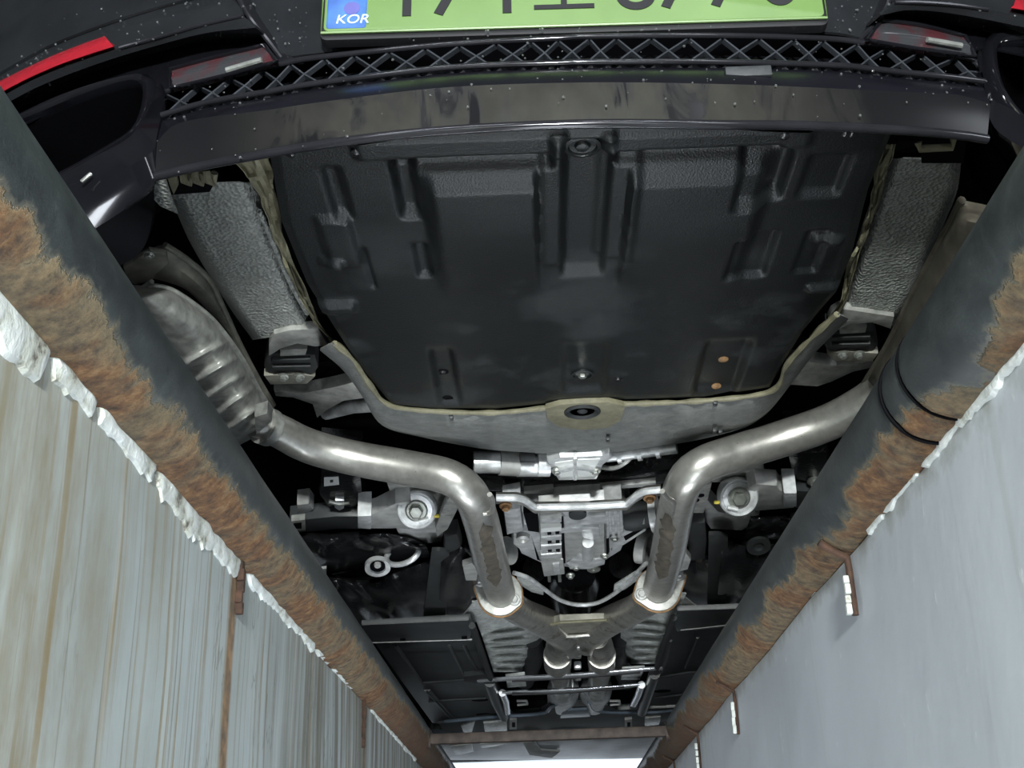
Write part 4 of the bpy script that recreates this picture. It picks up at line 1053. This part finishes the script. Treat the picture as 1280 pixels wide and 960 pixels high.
for u in (696, 744): bolt(q(u, 588, ZU - 0.028), 0.006, mo)
tube('motor_tube', [q(758, 571, ZU), q(800, 566, ZU), q(846, 560, ZU)], [pxr(q(780, 566, ZU), 14)] * 3, 'cast', mo, 20)
for u, v in ((772, 570), (797, 567), (820, 564)): tube('tube_band', [q(u, v, ZU), q(u + 5, v - 0.6, ZU)], pxr(q(u, v, ZU), 19), 'cast', mo, 20)
tube('motor_cable', catmull([q(752, 584, ZU), q(768, 585, ZU - 0.01), q(782, 578, ZU - 0.01), q(790, 570, ZU)], 14), 0.004, 'arm_metal', mo, 8)
# crossmember below it and the bright stamped brace
plate('crossmember', [(590, 596), (700, 602), (780, 598), (850, 584), (850, 604), (780, 612), (700, 616), (600, 616)], 0.345, 0.06, 'wet_black', car, 0.01)
for pl_ in ([(627, 616), (650, 614), (650, 619), (627, 621)], [(655, 614), (692, 611), (692, 616), (655, 618)], [(750, 610), (820, 603), (820, 608), (750, 613)]):
    plate('crossmember_edge', pl_, 0.334, 0.01, 'arm_metal', car, 0.002)
bt = [(620, 622), (646, 622), (656, 625), (668, 634), (730, 633), (784, 630), (796, 619), (806, 614), (826, 612)]
rows = []
for t, z, dv in ((0, 0.285, -7), (0.2, 0.262, -3), (0.5, 0.252, 0), (0.7, 0.255, 3), (1, 0.275, 8)):
    rows.append([q(p.x, p.y + dv, z) for p in linear([Vector((*w, 0)) for w in bt], 50)])
br = grid('stamped_brace', rows, 'tube_brown', car, 0.002, 30)
tube('brace_edge', [q(p.x, p.y, 0.2505) for p in linear([Vector((*w, 0)) for w in bt], 50)], 0.0062, 'cast', br, 8)
for u, v in ((632, 632), (812, 622)): bolt(q(u, v, 0.262), 0.007, br, 'brass')

# ---- suspension links either side
def link(side, cu, cv, arm_poly, tip, bracket, back, dark, strap):
    z = 0.27
    o = plate('suspension_link', arm_poly, z, 0.03, 'arm_metal', car, 0.008)
    plate('link_tip', tip, z - 0.012, 0.045, 'cast', o, 0.004)
    c = q(cu, cv, z - 0.006); r = pxr(c, 50)
    lathe('bushing', c, FACE, [(r, -0.02), (r, 0.004), (r * 0.93, 0.007), (r * 0.82, 0.003), (r * 0.78, 0.006), (r * 0.5, 0.007)], 'cast', o, 36)
    bolt(c + FACE * 0.004, r * 0.36, o, 'zinc', FACE)
    tube('bush_slot', [c + FACE * 0.009 + Vector((side * -0.1 * r, 0.25 * r, -0.5 * r)), c + FACE * 0.009 + Vector((side * -0.6 * r, 0.2 * r, -0.38 * r))], r * 0.12, 'cast', o, 8)
    plate('link_bracket', bracket, z + 0.012, 0.03, 'arm_metal', o, 0.006)
    plate('link_backing', back, z + 0.028, 0.03, 'muffler', o, 0.006)
    plate('link_beam', dark, z + 0.016, 0.03, 'panel', o, 0.006)
    plate('link_strap', strap, z - 0.012, 0.012, 'muffler', o, 0.004)
    return o
l1 = link(-1, 521, 637, [(448, 648), (470, 642), (494, 630), (512, 628), (532, 644), (512, 660), (490, 662), (448, 662)], [(447, 646), (464, 645), (464, 662), (447, 661)],
     [(494, 660), (510, 662), (545, 652), (560, 648), (552, 678), (520, 682), (502, 678)], [(482, 602), (545, 606), (560, 620), (550, 640), (500, 622), (488, 620)], [(362, 652), (420, 646), (450, 646), (450, 662), (420, 662), (366, 668)],
     [(556, 630), (562, 622), (574, 622), (572, 638), (560, 662), (546, 672), (544, 660)])
box('paint_dot', q(546, 645, 0.252), (0.010, 0.006, 0.006), 'yellow', l1, None, 0.002)
l2 = link(1, 923, 621, [(994, 618), (994, 636), (945, 640), (930, 630), (935, 610), (945, 606), (972, 608), (976, 614)], [(980, 617), (996, 617), (996, 634), (980, 634)],
     [(878, 618), (898, 640), (930, 648), (944, 640), (950, 644), (940, 656), (928, 664), (888, 662), (872, 640)], [(886, 604), (900, 592), (954, 574), (956, 592), (950, 600), (900, 604)], [(994, 614), (1030, 616), (1060, 620), (1060, 636), (994, 636)],
     [(866, 622), (882, 606), (890, 606), (884, 630), (880, 642), (866, 642)])
box('paint_dot', q(896, 628, 0.252), (0.010, 0.006, 0.006), 'yellow', l2, None, 0.002)
for u, v in ((870, 625), (876, 619)): lathe('bracket_hole', q(u, v, 0.257), DOWN, [(0.006, -0.001), (0.006, 0.001)], 'void', l2, 12)
# black knuckle box with white label (left) and its twin (right)
kb = plate('knuckle_box', [(400, 590), (452, 594), (455, 628), (440, 638), (410, 636), (398, 620)], 0.30, 0.08, 'wet_black', car, 0.012)
plate('paper_label', [(405, 597), (423, 596), (424, 606), (405, 608)], 0.2985, 0.0008, 'white', kb, 0.0)
plate('label_print', [(412.5, 600.3), (416.5, 600), (416.5, 603), (412.5, 603.4)], 0.2979, 0.0005, 'dark', kb, 0.0)
plate('box_nut', [(419, 626), (430, 626), (430, 636), (424, 639), (418, 635)], 0.292, 0.02, 'cast', kb, 0.003)
tube('nut_wing', [q(411, 627, 0.294), q(424, 630, 0.292), q(437, 628, 0.294)], 0.004, 'zinc', kb, 8)
plate('knuckle_box', [(984, 570), (1034, 566), (1040, 596), (1026, 606), (996, 602), (988, 590)], 0.30, 0.08, 'wet_black', car, 0.012)
bolt(q(1018, 601, 0.296), 0.008, car)
plate('bump_stop', [(371, 632), (386, 630), (392, 638), (380, 644), (371, 642)], 0.30, 0.03, 'arm_metal', car, 0.005)
plate('square_clip', [(364, 652), (381, 650), (382, 664), (364, 664)], 0.272, 0.012, 'muffler', car, 0.003)
plate('clip_hole', [(367, 655), (377, 654), (377, 661), (367, 661)], 0.2705, 0.003, 'void', car, 0.0)
plate('small_tag', [(400, 712), (408, 711), (408, 718), (399, 718)], 0.235, 0.006, 'arm_metal', car, 0.002)
# white ring ends of the spring and its black cup
lathe('spring_end', q(472, 708, 0.235), (0.1, -0.5, -1), [(pxr(q(472, 708, 0.235), 32), -0.005), (pxr(q(472, 708, 0.235), 32), 0.005), (pxr(q(472, 708, 0.235), 20), 0.005), (pxr(q(472, 708, 0.235), 18), -0.002)], 'cast', car, 28)
tube('spring_coil', [q(503 + 20 * math.cos(a), 693 + 12 * math.sin(a) - 5 * math.cos(a), 0.238 + 0.024 * (1 - math.sin(a))) for a in [2 * pi * k / 28 for k in range(29)]], 0.0055, 'cast', car, 12)
lathe('spring_eye', q(472, 708, 0.2295), (0.1, -0.5, -1), [(pxr(q(472, 708, 0.235), 19), -0.002), (pxr(q(472, 708, 0.235), 19), 0.0012)], 'void', car, 22)
lathe('spring_stud', q(472, 706, 0.228), (0.1, -0.5, -1), [(pxr(q(472, 708, 0.235), 9), -0.002), (pxr(q(472, 708, 0.235), 8), 0.004)], 'arm_metal', car, 8)
lathe('spring_end', q(948, 682, 0.25), (0, -0.5, -1), [(pxr(q(948, 682, 0.25), 30), -0.003), (pxr(q(948, 682, 0.25), 30), 0.004), (pxr(q(948, 682, 0.25), 15), 0.004), (pxr(q(948, 682, 0.25), 14), -0.002)], 'rubber', car, 28)
# black lower arms: bumpy cast beams running out to the wheels
def black_arm(poly, z, th, name='lower_arm', mat='wet_black', amp=0.012, n=36, m=14):
    top, bot = poly; a = catmull([Vector((*p, 0)) for p in top], n); b = catmull([Vector((*p, 0)) for p in bot], n); rows = []
    for k in range(m + 1):
        t = k / m
        rows.append([q(x.lerp(y, t).x, x.lerp(y, t).y, z - th * math.sin(pi * t) ** 0.5 + amp * noise.noise(Vector((x.x * 0.05, t * 3, z * 9)))) for x, y in zip(a, b)])
    return grid(name, rows, mat, car, 0.002, 60)
black_arm(([(350, 664), (420, 664), (480, 662), (530, 676)], [(380, 722), (430, 716), (480, 704), (540, 700)]), 0.30, 0.04)
black_arm(([(398, 716), (460, 720), (520, 700), (545, 690)], [(450, 784), (500, 784), (540, 782), (570, 778)]), 0.29, 0.05)
black_arm(([(552, 684), (575, 676), (598, 690)], [(548, 778), (575, 776), (596, 765)]), 0.28, 0.05, 'trailing_arm')
black_arm(([(540, 684), (552, 684), (562, 686)], [(528, 782), (545, 784), (556, 782)]), 0.255, 0.02, 'arm_strut', 'rubber', 0.004, 10, 20)
black_arm(([(940, 640), (980, 640), (1040, 632)], [(930, 672), (970, 674), (1020, 668)]), 0.30, 0.03)
black_arm(([(905, 668), (950, 680), (1000, 676)], [(895, 762), (930, 768), (960, 764)]), 0.28, 0.05)
black_arm(([(856, 690), (870, 686), (886, 690)], [(852, 750), (868, 760), (884, 760)]), 0.28, 0.04, 'trailing_arm')
black_arm(([(886, 664), (900, 664), (910, 668)], [(884, 762), (898, 764), (908, 764)]), 0.255, 0.02, 'arm_strut', 'rubber', 0.004, 10, 20)
plate('rubber_buffer', [(556, 672), (572, 668), (578, 690), (576, 716), (558, 716), (554, 696)], 0.252, 0.03, 'rubber', car, 0.008)
plate('rubber_buffer', [(860, 656), (882, 654), (884, 680), (882, 700), (862, 702), (860, 680)], 0.252, 0.03, 'rubber', car, 0.008)
plate('rear_mount_tab', [(578, 708), (590, 704), (598, 712), (596, 726), (582, 726)], 0.222, 0.012, 'arm_metal', car, 0.003)
plate('rear_mount_tab', [(848, 694), (858, 692), (864, 700), (860, 712), (846, 716)], 0.222, 0.012, 'arm_metal', car, 0.003)

# ---- floor panels forward of the axle
def floor_panel(poly, z, name='floor_panel', mat='panel', th=0.02, bev=0.006): return plate(name, poly, z, th, mat, car, bev)
fp = floor_panel([(455, 786), (588, 778), (598, 800), (614, 846), (628, 872), (640, 898), (560, 906), (540, 904), (500, 850)], 0.215)
plate('panel_flange', [(452, 782), (586, 776), (590, 786), (588, 800), (462, 803), (456, 796)], 0.205, 0.012, 'panel', fp, 0.004)
for u, v in ((500, 799), (577, 797)): plate('panel_slot', [(u, v - 1), (u + 7, v - 1.3), (u + 7, v + 2), (u, v + 2)], 0.204, 0.002, 'void', fp, 0.0)
tube('panel_edge', [q(462, 803, 0.206), q(590, 799, 0.206)], 0.0025, 'arm_metal', fp, 6)
for pts in ([(494, 806), (510, 828), (527, 853)], [(527, 853), (570, 850), (606, 846)], [(580, 806), (592, 830), (602, 846)], [(562, 806), (574, 830), (582, 846)], [(536, 876), (570, 874), (608, 872)], [(532, 862), (548, 880), (566, 900)], [(536, 862), (552, 880), (570, 900)], [(556, 900), (600, 894), (640, 890)]):
    tube('panel_rib', [q(u, v, 0.2145) for u, v in pts], 0.005, 'panel', fp, 8)
for u, v in ((600, 875), (605, 893)): lathe('panel_hole', q(u, v, 0.2146), (0, 0, -1), [(0.026, -0.002), (0.026, 0.0006)], 'void', fp, 20)
plate('panel_clip', [(580, 846), (606, 843), (614, 850), (596, 855), (580, 852)], 0.200, 0.014, 'rubber', fp, 0.003)
tube('panel_side', [q(590, 782, 0.203), q(602, 816, 0.2), q(614, 850, 0.2)], 0.008, 'rubber', fp, 8)
tube('panel_side', [q(612, 852, 0.2), q(620, 876, 0.2), q(630, 896, 0.2)], 0.016, 'panel', fp, 10)
fp2 = floor_panel([(846, 768), (1010, 764), (960, 800), (900, 880), (872, 898), (806, 890), (812, 866), (822, 840), (836, 800)], 0.215)
plate('panel_flange', [(846, 764), (960, 760), (940, 782), (846, 790), (842, 780)], 0.205, 0.012, 'panel', fp2, 0.004)
tube('panel_edge', [q(851, 787, 0.206), q(916, 780, 0.206)], 0.0025, 'arm_metal', fp2, 6)
for pts in ([(872, 796), (866, 812), (856, 834)], [(826, 846), (860, 840), (900, 838)], [(838, 800), (832, 826), (824, 842)], [(820, 872), (850, 868), (890, 866)], [(812, 892), (850, 890), (880, 888)]):
    tube('panel_rib', [q(u, v, 0.2145) for u, v in pts], 0.005, 'panel', fp2, 8)
for u, v in ((828, 864), (826, 883)): lathe('panel_hole', q(u, v, 0.2146), (0, 0, -1), [(0.026, -0.002), (0.026, 0.0006)], 'void', fp2, 20)
tube('panel_side', [q(842, 772, 0.203), q(830, 806, 0.2), q(820, 838, 0.2)], 0.008, 'rubber', fp2, 8)
tube('panel_side', [q(818, 842, 0.2), q(810, 866, 0.2), q(802, 890, 0.2)], 0.016, 'panel', fp2, 10)
# two braces across the tunnel
b1 = tube('tunnel_brace', [q(598, 851, 0.198), q(640, 848, 0.196), q(720, 844, 0.195), (q(800, 837, 0.196)), q(828, 835, 0.198)], [0.010, 0.012, 0.013, 0.012, 0.010], 'chromed', car, 12, 0.5)
tube('brace_groove', [q(640, 851, 0.190), q(720, 847, 0.189), q(800, 840, 0.190)], 0.004, 'ink', b1, 8)
b2 = tube('tunnel_brace', [q(628, 866, 0.198), q(680, 864, 0.196), q(740, 861, 0.195), (q(800, 856, 0.198))], [0.010, 0.013, 0.013, 0.010], 'chromed', car, 12, 0.5)
tube('brace_groove', [q(640, 868, 0.190), q(700, 866, 0.189), q(780, 860, 0.190)], 0.004, 'ink', b2, 8)
for pts in ([(628, 866), (632, 876), (634, 890)], [(802, 856), (798, 868), (792, 880)]):
    tube('brace_leg', [q(u, v, 0.197) for u, v in pts], 0.011, 'chromed', car, 10)
for pl_ in ([(632, 847), (656, 844), (658, 858), (634, 860)], [(778, 838), (806, 836), (800, 850), (776, 850)]):
    plate('foil_patch', pl_, 0.225, 0.01, 'tunnel', car, 0.003)
for u in (652, 768): tube('hose_clip', [q(u - 6, 876, 0.2), q(u + 6, 876, 0.2), q(u + 7, 880, 0.2), q(u - 5, 881, 0.2)], 0.004, 'arm_metal', car, 8)
# ---- engine tray and front end, far away
et = floor_panel([(548, 905), (600, 900), (676, 892), (690, 884), (760, 882), (772, 888), (870, 884), (856, 908), (560, 926)], 0.205, 'engine_tray', 'panel')
tube('tray_lip', catmull([q(u, v, 0.203) for u, v in ((556, 902), (620, 896), (676, 892), (688, 884), (696, 880))], 16), 0.006, 'front', et, 8)
tube('tray_lip', catmull([q(u, v, 0.203) for u, v in ((736, 878), (742, 886), (760, 890), (820, 890), (866, 884))], 16), 0.006, 'front', et, 8)
plate('tray_tab', [(703, 889), (734, 887), (738, 896), (700, 898)], 0.198, 0.01, 'front', et, 0.003)
for pl_ in ([(576, 908), (594, 902), (590, 916), (580, 918)], [(604, 904), (634, 902), (634, 914), (606, 916)], [(806, 898), (826, 896), (824, 906), (806, 908)]):
    plate('foil_patch', pl_, 0.198, 0.01, 'tunnel', car, 0.003)
for u in (642, 786):
    plate('tray_bracket', [(u - 5, 900), (u + 4, 899), (u + 4, 912), (u - 5, 912)], 0.196, 0.012, 'arm_metal', et, 0.002)
    plate('bracket_hole', [(u - 2, 903), (u + 2, 903), (u + 2, 909), (u - 2, 909)], 0.1955, 0.002, 'void', et, 0.0)
black_arm(([(540, 912), (640, 910), (720, 907), (800, 904), (880, 900)], [(560, 950), (640, 950), (720, 949), (800, 948), (860, 944)]), 0.215, 0.02, 'front_undertray', 'front', 0.004, 60, 20)
for k, pl_ in enumerate(([(562, 934), (590, 930), (592, 940), (572, 944)], [(600, 930), (640, 928), (620, 933), (602, 935)])):
    plate('tray_scrape', pl_, 0.19, 0.008, 'tunnel', et, 0.003)
plate('tray_scrape', [(654, 930), (668, 927), (676, 938), (700, 940), (690, 948), (662, 944)], 0.185, 0.008, 'arm_metal', et, 0.003)

# ---- body above everything: floor pan, sills, wheels, so that no daylight leaks through
pan = box('floor_pan', (XC, 3.55, 0.52), (1.72, 4.4, 0.06), 'void', car, None, 0.02)
box('rear_panel', (XC, 1.40, 0.70), (1.72, 0.05, 0.42), 'void', car, None, 0.02)
box('front_bumper', (XC, 5.86, 0.47), (1.80, 0.22, 0.46), 'gloss', car, None, 0.06)
for s in (-1, 1):
    box('door_sill', (XC + s * 0.88, 3.4, 0.36), (0.10, 1.9, 0.28), 'gloss', car, None, 0.03)
    for y in (2.1, 4.98):
        c = Vector((XC + s * 0.80, y, 0.335))
        w = lathe('wheel', c - Vector((0.12, 0, 0)), (1, 0, 0), [(0.20, 0.02), (0.30, 0.0), (0.335, 0.03), (0.335, 0.21), (0.30, 0.24), (0.20, 0.22)], 'rubber', car, 40)
        lathe('wheel_rim', c - Vector((0.10, 0, 0)), (1, 0, 0), [(0.19, 0.0), (0.20, 0.1), (0.19, 0.2)], 'arm_metal', w, 30)
# upper body: rear quarter and cabin, plain volumes of a saloon
def body_ring(y, w, z0, z1, k=0.12):
    return [Vector((XC + x * w, y, z)) for x, z in ((-1, z0), (-1.02, (z0 + z1) * 0.5), (-0.96, z1 - k * 0.3), (-0.86, z1), (0.86, z1), (0.96, z1 - k * 0.3), (1.02, (z0 + z1) * 0.5), (1, z0))]
grid('car_body', [body_ring(1.40, 0.80, 0.62, 0.95), body_ring(1.46, 0.86, 0.58, 1.02), body_ring(1.6, 0.90, 0.56, 1.06), body_ring(2.3, 0.91, 0.55, 1.40), body_ring(3.6, 0.91, 0.55, 1.42), body_ring(4.5, 0.91, 0.55, 1.0), body_ring(5.7, 0.86, 0.56, 0.82), body_ring(5.9, 0.7, 0.58, 0.72)], 'gloss', car, 0.01, 30)

# ---- water drops on the wet bumper
bm = bmesh.new(); rng = random.Random(11)
def drop(p, nrm, r):
    m = Matrix.Translation(p) @ axis_rot(nrm)
    top = bm.verts.new(m @ Vector((0, 0, r * 0.65))); ra = [bm.verts.new(m @ Vector((r * math.cos(k*pi/4), r * math.sin(k*pi/4), 0))) for k in range(8)]
    rb = [bm.verts.new(m @ Vector((r * 0.72 * math.cos(k*pi/4), r * 0.72 * math.sin(k*pi/4), r * 0.45))) for k in range(8)]
    for k in range(8):
        l = (k + 1) % 8
        bm.faces.new((ra[k], ra[l], rb[l], rb[k])); bm.faces.new((rb[k], rb[l], top))
NB = Vector((0, -1, -0.35)).normalized()
def scatter(a, b, ya, yb, n):
    A_, B_ = catmull([Vector((*p, 0)) for p in a], 40), catmull([Vector((*p, 0)) for p in b], 40)
    for _ in range(int(n * 0.6)):
        i = rng.randrange(40); t = rng.random(); p = A_[i].lerp(B_[i], t)
        drop(qy(p.x + rng.uniform(-6, 6), p.y, ya + (yb - ya) * t - 0.002), NB, rng.choice((0.0005, 0.0006, 0.0008, 0.0010, 0.0014)))
scatter(GAP_L, CRE_L, 1.030, 0.998, 150); scatter(CRE_L, BOT_L, 0.998, 1.028, 90); scatter([(u, v - 50) for u, v in GAP_L], GAP_L, 1.05, 1.034, 60)
scatter(CRE_R, BOT_R, 0.998, 1.03, 60); scatter([(300, 0), (380, 0)], [(340, 60), (390, 60)], 1.05, 1.04, 40); scatter([(1040, 0), (1110, 0)], [(1040, 40), (1080, 40)], 1.05, 1.04, 30)
scatter(g2, LT, 0.998, 0.970, 130); scatter(LT, LB, 0.970, 0.972, 60); scatter(GT, GB, 1.030, 1.000, 90)
scatter([(402, 44), (1031, 24)], [(402, 56), (1031, 36)], 1.03, 1.03, 60)
dr = from_bm('water_drops', bm, 'drop', car, True, 60); dr['kind'] = 'stuff'
